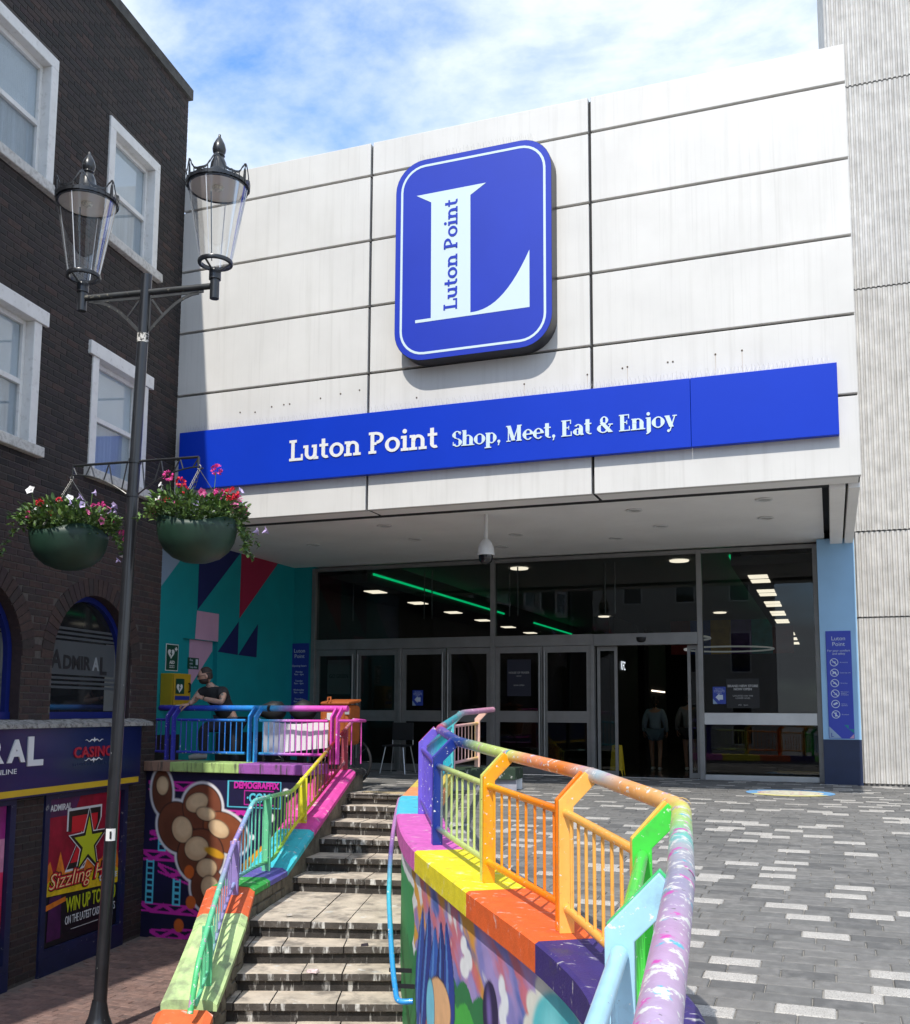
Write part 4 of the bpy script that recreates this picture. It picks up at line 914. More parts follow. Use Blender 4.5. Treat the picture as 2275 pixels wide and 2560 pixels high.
for i in range(len(PF)):
    p = Vector((*PF[i],0)); a = Vector((*PF[max(i-1,0)],0)); e = Vector((*PF[min(i+1,len(PF)-1)],0))
    for j, q in enumerate((a, e)):
        if (q-p).length < 1e-6: continue
        d = (q-p).normalized(); tr = (p-a) if j == 0 else (e-p); tr = tr.normalized(); inw = Vector((-tr.y, tr.x, 0))
        bp = p+d*.028; bp.z = cz_(bp.y)
        col = pcols[i-1][1] if j == 0 else pcols[i][0]
        fin(rr_, bp, tr, inw, col)
stp_ = {2: [(0,srgb(110,90,200)),(1,srgb(90,80,190))], 3: [(0,srgb(20,45,135)),(.35,srgb(190,210,130)),(1,srgb(208,218,130))], 4: [(0,srgb(250,175,30)),(.6,srgb(242,140,20)),(1,srgb(236,120,15))],
        5: [(0,srgb(250,180,85)),(1,srgb(248,172,75))], 6: [(0,srgb(75,205,75)),(.6,srgb(90,210,80)),(1,srgb(140,220,150))], 7: [(0,srgb(168,214,235)),(1,srgb(150,200,235))], 8: [(0,srgb(225,120,190)),(1,srgb(240,210,90))], 1: [(0,srgb(40,180,200)),(.5,srgb(40,170,190)),(1,srgb(130,110,205))], 0: [(0,srgb(240,200,110)),(.4,srgb(230,190,180)),(1,srgb(225,170,190))]}
for i in range(len(PF)-1):
    nb = {0:7,1:22,8:11}.get(i, 8)
    rail_run(rr_, (c3(*PF[i]), c3(*PF[i+1])), None, lambda t, i=i: stops(stp_[i], t), nb=nb, r_mid=.024 if i > 5 else .021)
# top tube, offset towards the walking side
TO = path_off(PF, .155); TO[0] = (TO[0][0]+.02, TO[0][1]+.12)
tp_ = [Vector((x, y, cz_(y)+.775)) for x, y in TO]
def round_path(P, rad=.10, n=4):
    out = [P[0]]
    for a, p, e in zip(P, P[1:], P[2:]):
        d1 = (a-p).normalized(); d2 = (e-p).normalized(); r = min(rad, (a-p).length*.4, (e-p).length*.4); q0 = p+d1*r; q1 = p+d2*r
        out += [q0.lerp(p, k/n).lerp(p.lerp(q1, k/n), k/n) for k in range(n+1)]
    return out+[P[-1]]
def dense(P, step=.05):
    out = []
    for a, c in zip(P, P[1:]):
        k = max(1, int((c-a).length/step)); out += [a.lerp(c, j/k) for j in range(k)]
    return out+[P[-1]]
tpd = dense(round_path(tp_, .14))
tcs = [(1.6,srgb(215,150,175)),(.9,srgb(205,150,190)),(-.5,srgb(70,180,185)),(-2.2,srgb(60,170,190)),(-2.75,srgb(215,75,95)),(-3.2,srgb(120,95,190)),(-3.9,srgb(60,80,170)),(-4.5,srgb(30,70,140)),(-4.9,srgb(180,205,120)),(-5.45,srgb(205,215,120)),(-5.7,srgb(225,150,110)),(-6.2,srgb(225,125,40)),(-6.6,srgb(170,190,200)),(-7.0,srgb(230,160,90)),(-7.5,srgb(238,180,110)),(-7.75,srgb(212,214,96)),(-8.2,srgb(150,205,130)),(-8.45,srgb(110,195,190)),(-8.6,srgb(172,172,180)),(-9.1,srgb(150,146,172)),(-9.6,srgb(186,150,186)),(-11,srgb(165,170,190)),(-13,srgb(180,180,200))]
tcs2 = [(-y, c) for y, c in tcs]
for part, mm_ in (([p for p in tpd if p.y > -7.72], m_railm), ([p for p in tpd if p.y < -7.66], m_railw)):
    b = MB(); b.tube(part, .0375 if mm_ is m_railm else .0378, 18, cols=[stops(tcs2, -p.y) for p in part]); rel(b, rr_).build('top_rail', mm_, rr_, smooth=True)
b = MB()
for k, t in enumerate((4,5,6,7)):
    p = tp_[t]; d = (tp_[t+1]-p).normalized(); b.tube([p-d*.012, p+d*.012], .0388, 18, False, cols=[stops(tcs2,-p.y)]*2)
rel(b, rr_).build('weld_collars', m_railw, rr_, kind='stuff')
# ---- terrace front railing
fr2 = thing('terrace_railing', 'purple to blue to pink painted railing along the terrace edge', 'railing', (-7.2,-.12,.41))
RY = -.12; cx_ = [(-8.70,-8.47),(-8.36,-7.19),(-7.10,-5.97),(-5.89,-5.62)]
fx = [-8.47,-8.37,-7.18,-7.09,-5.97,-5.89]
fst = [(-8.7,srgb(60,45,150)),(-8.0,srgb(45,70,190)),(-7.2,srgb(40,140,215)),(-6.9,srgb(70,180,225)),(-6.6,srgb(205,110,200)),(-6.2,srgb(225,80,185)),(-5.6,srgb(215,75,175))]
for x in fx: fin(fr2, (x,RY,.414), (1,0,0), (0,1,0), stops(fst,x), h=.91, top=stops(fst,x-.1))
for a, e in ((-8.72,-8.50),(-8.34,-7.21),(-7.06,-6.0)):
    rail_run(fr2, ((a,RY,.414),(e,RY,.414)), None, lambda t, a=a, e=e: stops(fst, a+(e-a)*t), h=.91, nb=12 if e-a > .5 else 2, r_mid=.019, r_bal=.008)
P = dense([Vector((-8.72,RY+.155,1.115)), Vector((-5.83,RY+.155,1.115))], .1)
b = MB(); b.tube(P, .040, 16, cols=[stops(fst,p.x) for p in P]); rel(b, fr2).build('top_rail', m_rail, fr2, smooth=True)
b = MB(); b.tube([(-7.0,RY+.155,1.115),(-6.955,RY+.155,1.115)], .0415, 14); rel(b, fr2).build('black_tape', m_black, fr2)
# return loop at the stair head
b = MB(); b.cur = srgb(214,80,175); b.tube(round_path([Vector((-5.89,RY,.96)),Vector((-5.75,RY+.3,.96)),Vector((-5.84,.60,.955)),Vector((-6.04,.64,.97))],.06), .019, 10); rel(b, fr2).build('return_rail', m_rail, fr2, smooth=True)
for t in (.3,.7):
    b = MB(); b.cur = srgb(214,80,175); p = Vector((-5.86+.08*t,.0+.55*t,0)); b.tube([(p.x,p.y,.40),(p.x,p.y,.96)], .008, 7); rel(b, fr2).build('baluster', m_rail, fr2)
# ---- stair railing on the left stair wall
sr_ = thing('stair_railing', 'rainbow painted stair railing stepping down the low stone wall', 'railing', (-5.7,-2,-.6))
lc = [Vector((*lcl[i], LI[i][2])) for i in range(len(LI))]
def on_lc(y, o=0.):
    for a, c in zip(lc, lc[1:]):
        if (a.y-y)*(c.y-y) <= 0: return a.lerp(c, (a.y-y)/(a.y-c.y))
    return lc[-1]
sst = [(-.7,srgb(200,150,160)),(-.2,srgb(150,30,50)),(.3,srgb(120,35,40)),(.75,srgb(225,205,40)),(1.2,srgb(230,225,60)),(1.5,srgb(150,200,80)),(2.0,srgb(110,200,120)),(2.6,srgb(110,205,190)),(2.9,srgb(130,170,200)),(3.2,srgb(150,130,195)),(3.7,srgb(150,150,190)),(4.0,srgb(110,195,160)),(4.5,srgb(95,200,140)),(5.2,srgb(70,205,90))]
tops = [Vector((-6.04,.64,.97)), Vector((-5.80,-1.39,.175)), Vector((-5.53,-2.65,.18)), Vector((-5.33,-3.32,-.18)), Vector((-5.04,-3.99,-.49)), Vector((-4.87,-4.38,-.69)), Vector((-4.76,-4.66,-.92)), Vector((-4.745,-4.76,-1.25))]
TP = dense(round_path(tops, .10), .06)
b = MB(); b.tube(TP, .024, 12, cols=[stops(sst,-p.y) for p in TP]); rel(b, sr_).build('top_rail', m_railm, sr_, smooth=True)
def top_at(y):
    for a, c in zip(TP, TP[1:]):
        if (a.y-y)*(c.y-y) <= 0: return a.lerp(c, (a.y-y)/(a.y-c.y+1e-9))
    return TP[-1]
for y in (.30,-1.06,-2.22,-3.25,-4.35):
    p = top_at(y); q = on_lc(y); b = MB(); b.cur = stops(sst,-y); d = (top_at(y-.05)-top_at(y+.05)).normalized(); d.z = 0; d.normalize(); s_ = Vector((-d.y,d.x,0))
    b.obox(((p.x),p.y,(p.z+q.z)/2-.01), d*.012, s_*.045, (0,0,(p.z-q.z)/2+.01)); rel(b, sr_).build('post', m_rail, sr_, bevel=.003)
BP = [Vector((p.x, p.y, on_lc(p.y).z+.09)) for p in TP if -4.70 < p.y < .35]
b = MB(); b.tube(BP[::2], .019, 10, cols=[stops(sst,-p.y-.25) for p in BP[::2]]); rel(b, sr_).build('bottom_rail', m_rail, sr_, smooth=True)
y = .18
while y > -4.62:
    if min(abs(y-q) for q in (.30,-1.06,-2.22,-3.25,-4.35)) > .05:
        p = top_at(y); q = on_lc(y); b = MB(); b.cur = stops(sst,-y-.1); b.tube([(p.x,p.y,q.z+.09),(p.x,p.y,p.z)], .0085, 7); rel(b, sr_).build('baluster', m_rail, sr_, smooth=True)
    y -= .115
# ---- single handrail along the curved wall
hr = thing('handrail', 'thin lilac to blue handrail fixed to the curved wall along the stairs', 'handrail', (-3.7,-3.2,-.4))
hp = [Vector(p) for p in ((-4.50,-1.30,.10),(-4.462,-1.415,.124),(-4.107,-2.331,-.001),(-3.846,-3.003,-.212),(-3.668,-3.426,-.432),(-3.564,-3.653,-.544),(-3.28,-4.224,-.813),(-3.114,-4.531,-.958),(-3.034,-4.646,-1.009),(-2.93,-4.63,-1.006))]
HP = dense([Vector(q) for q in catmull([tuple(p) for p in hp], 4)], .06)
hst = [(1.2,srgb(208,160,205)),(2.6,srgb(190,130,190)),(3.0,srgb(110,90,160)),(3.45,srgb(80,190,205)),(4.0,srgb(60,160,215)),(4.6,srgb(50,150,220))]
b = MB(); b.tube(HP, .021, 12, cols=[stops(hst,-p.y) for p in HP]); rel(b, hr).build('rail', m_rail, hr, smooth=True)
for y0 in (-4.30,-4.47,-2.4):
    p = min(HP, key=lambda q: abs(q.y-y0)); b = MB(); wx = wall_x(y0)+.06; b.obox(((p.x+wx)/2,p.y,p.z-.02), (abs(wx-p.x)/2+.02,.02,0), (0,.004,0), (0,0,.016)); rel(b, hr).build('bracket', m_black, hr)
# ================================================================== lamp post with two lanterns
m_lamp = mat('lamp_black', (.016,.017,.02), .32, var=.2, scale=6, coat=.3, chips=[(26,.72,.73,(.55,.55,.53))])
m_lampw = mat('lamp_worn', (.03,.032,.034), .5, var=.4, scale=9, chips=[(20,.62,.66,(.16,.15,.12))])
lp = thing('lamp_post', 'black twin lantern lamp post with hanging basket brackets in the lower street', 'lamp post', (-6.333,-3.874,SZ))
lp.rotation_euler = (0, .0, 0)
PB = Vector((0,0,0)); PT_ = Vector((.148,.055,7.178)); ax_ = (PT_-PB).normalized()
def ptat(z): return PT_*(z/7.178)
b = MB(); b.tube([ptat(0), ptat(1.2), ptat(7.178)], [.062,.058,.052], 20); b.build('pole', m_lamp, lp, smooth=True)
b = MB(); b.lathe([(.0,0),(.17,0),(.17,.02),(.13,.06),(.09,.16),(.07,.26),(.062,.30)], (0,0,0), 20); b.build('flared_base', m_lamp, lp, smooth=True)
AD = Vector((.99,.13,0)).normalized()
ZA = 5.17-SZ
pA = ptat(ZA)
b = MB(); b.tube([pA-AD*.66, pA+AD*.695], .030, 14); b.build('cross_arm', m_lampw, lp, smooth=True)
for sd in (-1,1):
    b = MB(); z = Vector((0,0,1)); th = AD.cross(z)*.006
    # pierced curved bracket
    def strip(P, w=.022):
        for a, c in zip(P, P[1:]):
            d = (c-a).normalized(); nn = d.cross(th.normalized())*w/2; b.prism([a-nn-th, c-nn-th, c+nn-th, a+nn-th], th*2)
    e = AD*sd
    strip([pA+e*.045+z*(-.05), pA+e*.045+z*(-.40)], .03); strip([pA+e*.04+z*(-.055), pA+e*.62+z*(-.045)], .025)
    strip([pA+e*.05+z*(-.40)]+[pA+e*(.05+.52*t)+z*(-.40+.345*math.sin(t*math.pi/2)) for t in (.1,.2,.3,.42,.55,.7,.85,1.)], .03)
    strip([pA+e*.07+z*(-.08), pA+e*.19+z*(-.24)], .016)
    b.build('bracket', m_lampw, lp)
    c = pA+e*(.70 if sd < 0 else .735)
    b = MB(); b.lathe([(0,-.13),(.045,-.13),(.045,.06),(.058,.062),(.058,.155),(.05,.165),(0,.165)], c, 16); b.build('lamp_socket', m_lamp, lp, smooth=True)
    ln = MB(); ln.lathe([(.137,.215),(.165,.215),(.170,.232),(.165,.25),(.137,.25),(.137,.215)], c, 28)
    for k in range(3):
        a = k*2*math.pi/3+.4; ln.tube([c+Vector((.04*math.cos(a),.04*math.sin(a),.15)), c+Vector((.15*math.cos(a),.15*math.sin(a),.225))], .011, 6)
    lo_ = ln.build('lantern', m_lamp, lp, smooth=True)
    g = MB(); g.lathe([(.155,.25),(.219,.617),(.283,.985)], c, 36); g.build('glass_shade', glassmat('lantern_glass',(.93,.935,.94),1.55,.03,.05,.45) if 'lantern_glass' not in MATS else MATS['lantern_glass'], lo_, smooth=True)
    d_ = MB(); d_.lathe([(.0,1.005),(.275,.995)], c, 32); d_.build('reflector_disc', mat('lantern_inner',(.86,.80,.72),.6), lo_, smooth=True)
    d_ = MB(); d_.lathe([(.0,.975),(.04,.975),(.055,.99),(.055,1.0)], c, 20); d_.build('light_unit', mat('led_unit',(.75,.72,.62),.3,var=.4,scale=60), lo_, smooth=True)
    d_ = MB(); d_.lathe([(.27,.985),(.290,.985),(.294,1.02),(.288,1.04),(.22,1.085),(.15,1.125),(.10,1.16),(.085,1.18),(.075,1.25),(.055,1.30),(.046,1.315),(.058,1.33),(.05,1.345),(.062,1.37),(.066,1.40),(.055,1.45),(.03,1.50),(.014,1.525),(.012,1.55),(.0,1.56)], c, 30); d_.build('dome_and_finial', m_lamp, lo_, smooth=True)
    # coronet: pierced points standing on the rim
    cr_ = MB(); NS = 96
    def rr(a, z): rad = .302+.035*(z-1.03); return c+Vector((rad*math.cos(a), rad*math.sin(a), z))
    for k in range(NS):
        a0 = 2*math.pi*k/NS; a1 = 2*math.pi*(k+1)/NS; f = lambda a: .035+.13*abs(math.cos(a*3))**5
        z0, z1 = 1.03+f(a0), 1.03+f(a1)
        cr_.poly([rr(a0,z0-.024), rr(a1,z1-.024), rr(a1,z1), rr(a0,z0)]); cr_.poly([rr(a0,1.0), rr(a1,1.0), rr(a1,1.035), rr(a0,1.035)])
        if k % 4 == 0: cr_.poly([rr(a0-.018,1.03), rr(a0+.018,1.03), rr(a0+.014,z0-.01), rr(a0-.014,z0-.01)])
    for k in range(6):
        a = k*math.pi/3; 
        for s2 in (-1,1): cr_.poly([rr(a+s2*.035,1.03), rr(a+s2*.075,1.03), rr(a+s2*.05,1.13), rr(a+s2*.012,1.15)])
    o = cr_.build('coronet', m_lamp, lo_); sm_ = o.modifiers.new('solid','SOLIDIFY'); sm_.thickness = .006
    for a in (.4,1.9,3.4,4.9): MB().tube([c+Vector((.156*math.cos(a),.156*math.sin(a),.25)), c+Vector((.284*math.cos(a),.284*math.sin(a),.985))], .0045, 6).build('glass_highlight', mat('highlight_strip',(.70,.72,.74),.15,spec=.8), lo_, smooth=True)  # pale strips added on the glass to imitate vertical highlight streaks
    rd = MB(); rd.tube([c+Vector((-.03,-.02,.25)), c+Vector((-.05,-.04,.95))], .005, 6); rd.build('wire_conduit', m_lamp, lo_)
# basket brackets
pC = ptat(3.47-SZ); pD = ptat(3.14-SZ); bd = Vector((.995,.08,0)).normalized()
b = MB()
for p in (pC, pD): MB().tube([p-ax_*.02, p+ax_*.02], .062, 18, True).build('clamp', m_lamp, lp)
for sd in (-1,1):
    b = MB(); e = bd*sd; z = Vector((0,0,1)); b.tube([pC+e*.05, pC+e*.69], .013, 8)
    b.tube([pC+e*.69, pC+e*.69-z*.10], .012, 8)
    low = [pD+e*.05]+[pD+e*(.05+.64*t)+z*(.235*(1-(1-t)**2)) for t in [k/8 for k in range(1,9)]]
    b.tube(low, .008, 6)
    for k, t in enumerate((.12,.28,.44,.60,.76,.92)):
        i = min(7,int(t*8)); q = low[i].lerp(low[i+1], t*8-i); b.tube([q, pC+e*(.05+.64*(t+(.09 if k % 2 else -.07)))], .007, 6)
    b.tube([pC+e*.69-z*.10, pC+e*.70-z*.13, pC+e*.74-z*.11], .006, 6)
    b.build('basket_arm', m_lamp, lp)
# sticker with number, worn paper band
s0 = ptat(-.055-SZ); vd = (CAM-(s0+lp.location)); vd.z = 0; vd.normalize(); xr = Vector((-vd.y, vd.x, 0))
b = MB(); K = 8
vs = []
for k in range(K+1):
    a = -.80+1.5*k/K; q = s0+(vd*math.cos(a)+xr*math.sin(a))*.0612; vs += [q-Vector((0,0,.055)), q+Vector((0,0,.055))]
b.add(vs, [(2*k,2*k+2,2*k+3,2*k+1) for k in range(K)]); b.build('number_sticker', mat('sticker_white',(.75,.75,.74),.5), lp)
aa = -.05; q = s0+(vd*math.cos(aa)+xr*math.sin(aa))*.0655
text('1', .085, q-Vector((0,0,.03)), xr*math.cos(aa)-vd*math.sin(aa), (0,0,1), m_black, lp, bold=.004)
s1 = ptat(4.70-SZ); b = MB(); b.tube([s1-ax_*.045, s1+ax_*.045], .0555, 18, False); b.build('paper_remnant', mat('torn_paper',(.62,.60,.56),.8,chips=[(45,.5,.54,(.03,.03,.03))]), lp, smooth=True)

# ---- hanging baskets
m_bowl = mat('basket_green', (.012,.040,.024), .5, var=.2, scale=5); m_chain = mat('chain_metal', (.20,.195,.185), .45, metal=.7)
m_leaf = [mat('leaf_%d' % i, c, .55, var=.25, scale=20) for i, c in enumerate([(.075,.15,.03),(.12,.22,.045),(.05,.11,.03),(.16,.26,.06),(.07,.12,.05)])]
fcol = {'pink':(.72,.06,.30),'red':(.62,.010,.035),'white':(.80,.78,.78),'lilac':(.52,.42,.70),'rose':(.75,.16,.36)}
m_fl = {k: mat('petal_'+k, v, .6, var=.12, scale=30) for k, v in fcol.items()}
frng = random.Random(11)
def rv(): 
    while True:
        v = Vector((frng.uniform(-1,1), frng.uniform(-1,1), frng.uniform(-1,1)))
        if .05 < v.length < 1: return v.normalized()
def leafquad(b, p, d, n, L, W):
    d = d.normalized(); s = d.cross(n).normalized(); n = s.cross(d)
    b.add([p, p+d*L*.35+s*W*.5+n*L*.06, p+d*L*.75+s*W*.38+n*L*.03, p+d*L-n*L*.08, p+d*L*.75-s*W*.38+n*L*.03, p+d*L*.35-s*W*.5+n*L*.06, p+d*L*.45], [(0,1,6),(1,2,6),(2,3,6),(3,4,6),(4,5,6),(5,0,6)])
va = math.atan2(CAM.y+3.9, CAM.x+6.3)      # direction from basket to the camera
def A(dg): return va+R(dg)
def basket(center, label, fl, trail, seed):
    frng.seed(seed)
    t = thing('hanging_basket', label, 'flower basket', center, 'baskets hanging from the lamp post')
    R_ = .37; b = MB(); n = 40; prof = [(.02,-.38),(.12,-.365),(.22,-.325),(.30,-.255),(.345,-.17),(.365,-.08)]
    vs = []; m_ = len(prof)+1
    for i in range(n):
        a = 2*math.pi*i/n; zr = .0+.035*math.sin(3*a+seed)
        for r, z in prof: vs.append((r*math.cos(a), r*math.sin(a), z))
        vs.append((.37*math.cos(a), .37*math.sin(a), zr))
    b.add(vs, [(i*m_+j, ((i+1) % n)*m_+j, ((i+1) % n)*m_+j+1, i*m_+j+1) for i in range(n) for j in range(m_-1)]+[tuple(i*m_ for i in range(n))])
    o = b.build('bowl', m_bowl, t, smooth=True); sm_ = o.modifiers.new('solid','SOLIDIFY'); sm_.thickness = .012
    MB().lathe([(0,-.06),(.35,-.06)], (0,0,0), 24).build('soil', mat('soil',(.03,.022,.015),.95), t)
    for k in range(3):                                   # chains of links
        a = k*2*math.pi/3+.5; p0 = Vector((.34*math.cos(a),.34*math.sin(a),.0)); p1 = Vector((0,0,.52)); ch = MB(); nl = 14
        for i in range(nl):
            q0 = p0.lerp(p1, (i-.12)/nl); q1 = p0.lerp(p1, (i+1.12)/nl); d = (q1-q0).normalized(); s = d.cross(Vector((0,0,1) if i % 2 else (math.cos(a),math.sin(a),.01))).normalized()*.011
            ch.tube([q0, q0.lerp(q1,.2)+s, q0.lerp(q1,.8)+s, q1, q0.lerp(q1,.8)-s, q0.lerp(q1,.2)-s, q0], .0032, 5, False)
        ch.build('chain', m_chain, t)
    MB().tube([(.018*math.cos(k*.7),0,.54+.022*math.sin(k*.7)) for k in range(10)], .005, 6).build('hook_ring', m_chain, t)
    b = MB(); pts = []
    for i in range(2300):
        a = frng.uniform(0,2*math.pi); r = .45*math.sqrt(frng.random()); lump = .5+.5*math.sin(a*3+seed)*math.cos(a*5+1.3*seed)
        z = frng.uniform(-.05, .15+.17*lump*(1-.5*(r/.45)**2)); p = Vector((r*math.cos(a), r*math.sin(a), z)); pts.append(p)
        b.mi = frng.randrange(5); rr0 = math.hypot(p.x,p.y)
        if rr0 > .345 and p.z < .05: p.z = .05+frng.random()*.08
        d = (p*1.0+Vector((0,0,.20))+rv()*.35).normalized(); leafquad(b, p, d, (Vector((0,0,1))+rv()*.7).normalized(), frng.uniform(.035,.075), frng.uniform(.02,.042))
    for (a, L_, up_, nn) in trail:
        q = Vector((.36*math.cos(a),.36*math.sin(a),.03)); d = Vector((math.cos(a),math.sin(a),up_))
        for i in range(nn):
            q = q+d*(L_/nn)+rv()*.006; d = (d+Vector((0,0,-.10 if up_ < .5 else -.03))+rv()*.12).normalized()
            for _ in range(2): b.mi = frng.randrange(5); leafquad(b, q, (d*.3+rv()).normalized(), (Vector((0,0,1))+rv()*.6).normalized(), frng.uniform(.03,.06), frng.uniform(.02,.04))
    b.build('foliage', m_leaf, t, kind='stuff')
    fl = fl+[(frng.choice(['pink','rose','white','lilac','pink','red']), A(frng.uniform(-95,95)), frng.uniform(.22,.40), frng.uniform(.08,.22), frng.uniform(.028,.042)) for _ in range(12)]
    for kind, a, r, z, sz in fl:                          # single blooms
        r += .05; z += .02 if z > 0 else 0; sz *= 1.05; p = Vector((r*math.cos(a), r*math.sin(a), z)); f = MB(); out = (Vector((p.x,p.y,.16))+rv()*.25).normalized()
        if kind in ('red','pink'):                        # geranium head: cluster of petals
            for _ in range(46):
                dd = rv(); leafquad(f, p+dd*sz*.55, (dd+rv()*.6).normalized(), rv(), sz*.42, sz*.42)
        else:                                             # trumpet petunia
            s = out.cross(Vector((0,0,1))).normalized(); u = s.cross(out); k = 10; vs = [p-out*sz*.9]
            for j in range(k):
                aa = 2*math.pi*j/k; rr2 = sz*(.85+.12*math.cos(5*aa)); vs.append(p+(s*math.cos(aa)+u*math.sin(aa))*rr2*.35); 
            for j in range(k):
                aa = 2*math.pi*j/k; rr2 = sz*(.85+.12*math.cos(5*aa)); vs.append(p+(s*math.cos(aa)+u*math.sin(aa))*rr2+out*sz*.25)
            f.add(vs, [(0,1+j,1+(j+1) % k) for j in range(k)]+[(1+j,1+k+j,1+k+(j+1) % k,1+(j+1) % k) for j in range(k)])
        f.build('bloom', m_fl[kind], t)
        if z > .22: MB().tube([p-out*.02, Vector((p.x*.8,p.y*.8,.05))], .003, 5).build('stem', m_leaf[1], t)
PI = math.pi
cL = pC+lp.location+bd*(-.70)+Vector((0,0,-.66)); cR = pC+lp.location+bd*.70+Vector((0,0,-.64))
basket(cL, 'green hanging basket of white, pink and lilac petunias in front of the brick wall', [
   ('white',A(-70),.33,.34,.05),('white',A(-40),.28,.20,.045),('white',A(-55),.30,.12,.05),('white',A(0),.24,.26,.042),('red',A(-20),.22,.24,.035),('red',A(-60),.26,.15,.03),('lilac',A(20),.22,.28,.045),('white',A(5),.30,.17,.04),
   ('pink',A(55),.30,.22,.055),('pink',A(75),.34,.13,.055),('lilac',A(85),.35,.26,.045),('rose',A(40),.40,.05,.045),('lilac',A(95),.40,.14,.04),('pink',A(100),.44,.02,.035),('pink',A(88),.47,-.04,.035),('lilac',A(60),.2,.36,.035),('white',A(-90),.78,.06,.05),('white',A(82),.46,-.22,.04),('lilac',A(70),.44,-.28,.035)],
   [(A(-90),.42,.05,22),(A(-70),.2,.25,10),(A(85),.28,-.5,20),(A(75),.22,-.4,16),(A(60),.2,.9,14),(A(-75),.25,.9,14)], 3)
basket(cR, 'green hanging basket of pink and red geraniums in front of the white facade', [
   ('pink',A(-60),.28,.38,.055),('red',A(-35),.26,.31,.055),('red',A(-30),.24,.24,.045),('pink',A(35),.20,.46,.06),('pink',A(-85),.36,.08,.045),('pink',A(-80),.30,.14,.04),('rose',A(0),.30,.21,.04),('pink',A(30),.28,.22,.06),('red',A(55),.30,.24,.075),('rose',A(45),.38,.11,.045),('pink',A(80),.36,.12,.055),
   ('white',A(-75),.30,.26,.035),('lilac',A(75),.34,.30,.04),('lilac',A(92),.36,.20,.045),('lilac',A(92),.50,-.04,.045),('lilac',A(96),.60,-.02,.05),('white',A(-70),.32,.30,.03),('red',A(88),.28,.26,.04)],
   [(A(88),.36,-.9,30),(A(80),.30,-.7,24),(A(95),.3,-.1,14),(A(70),.34,-1.2,26),(A(-85),.2,.1,12),(A(25),.22,1.2,10),(A(-60),.15,1.0,8)], 8)
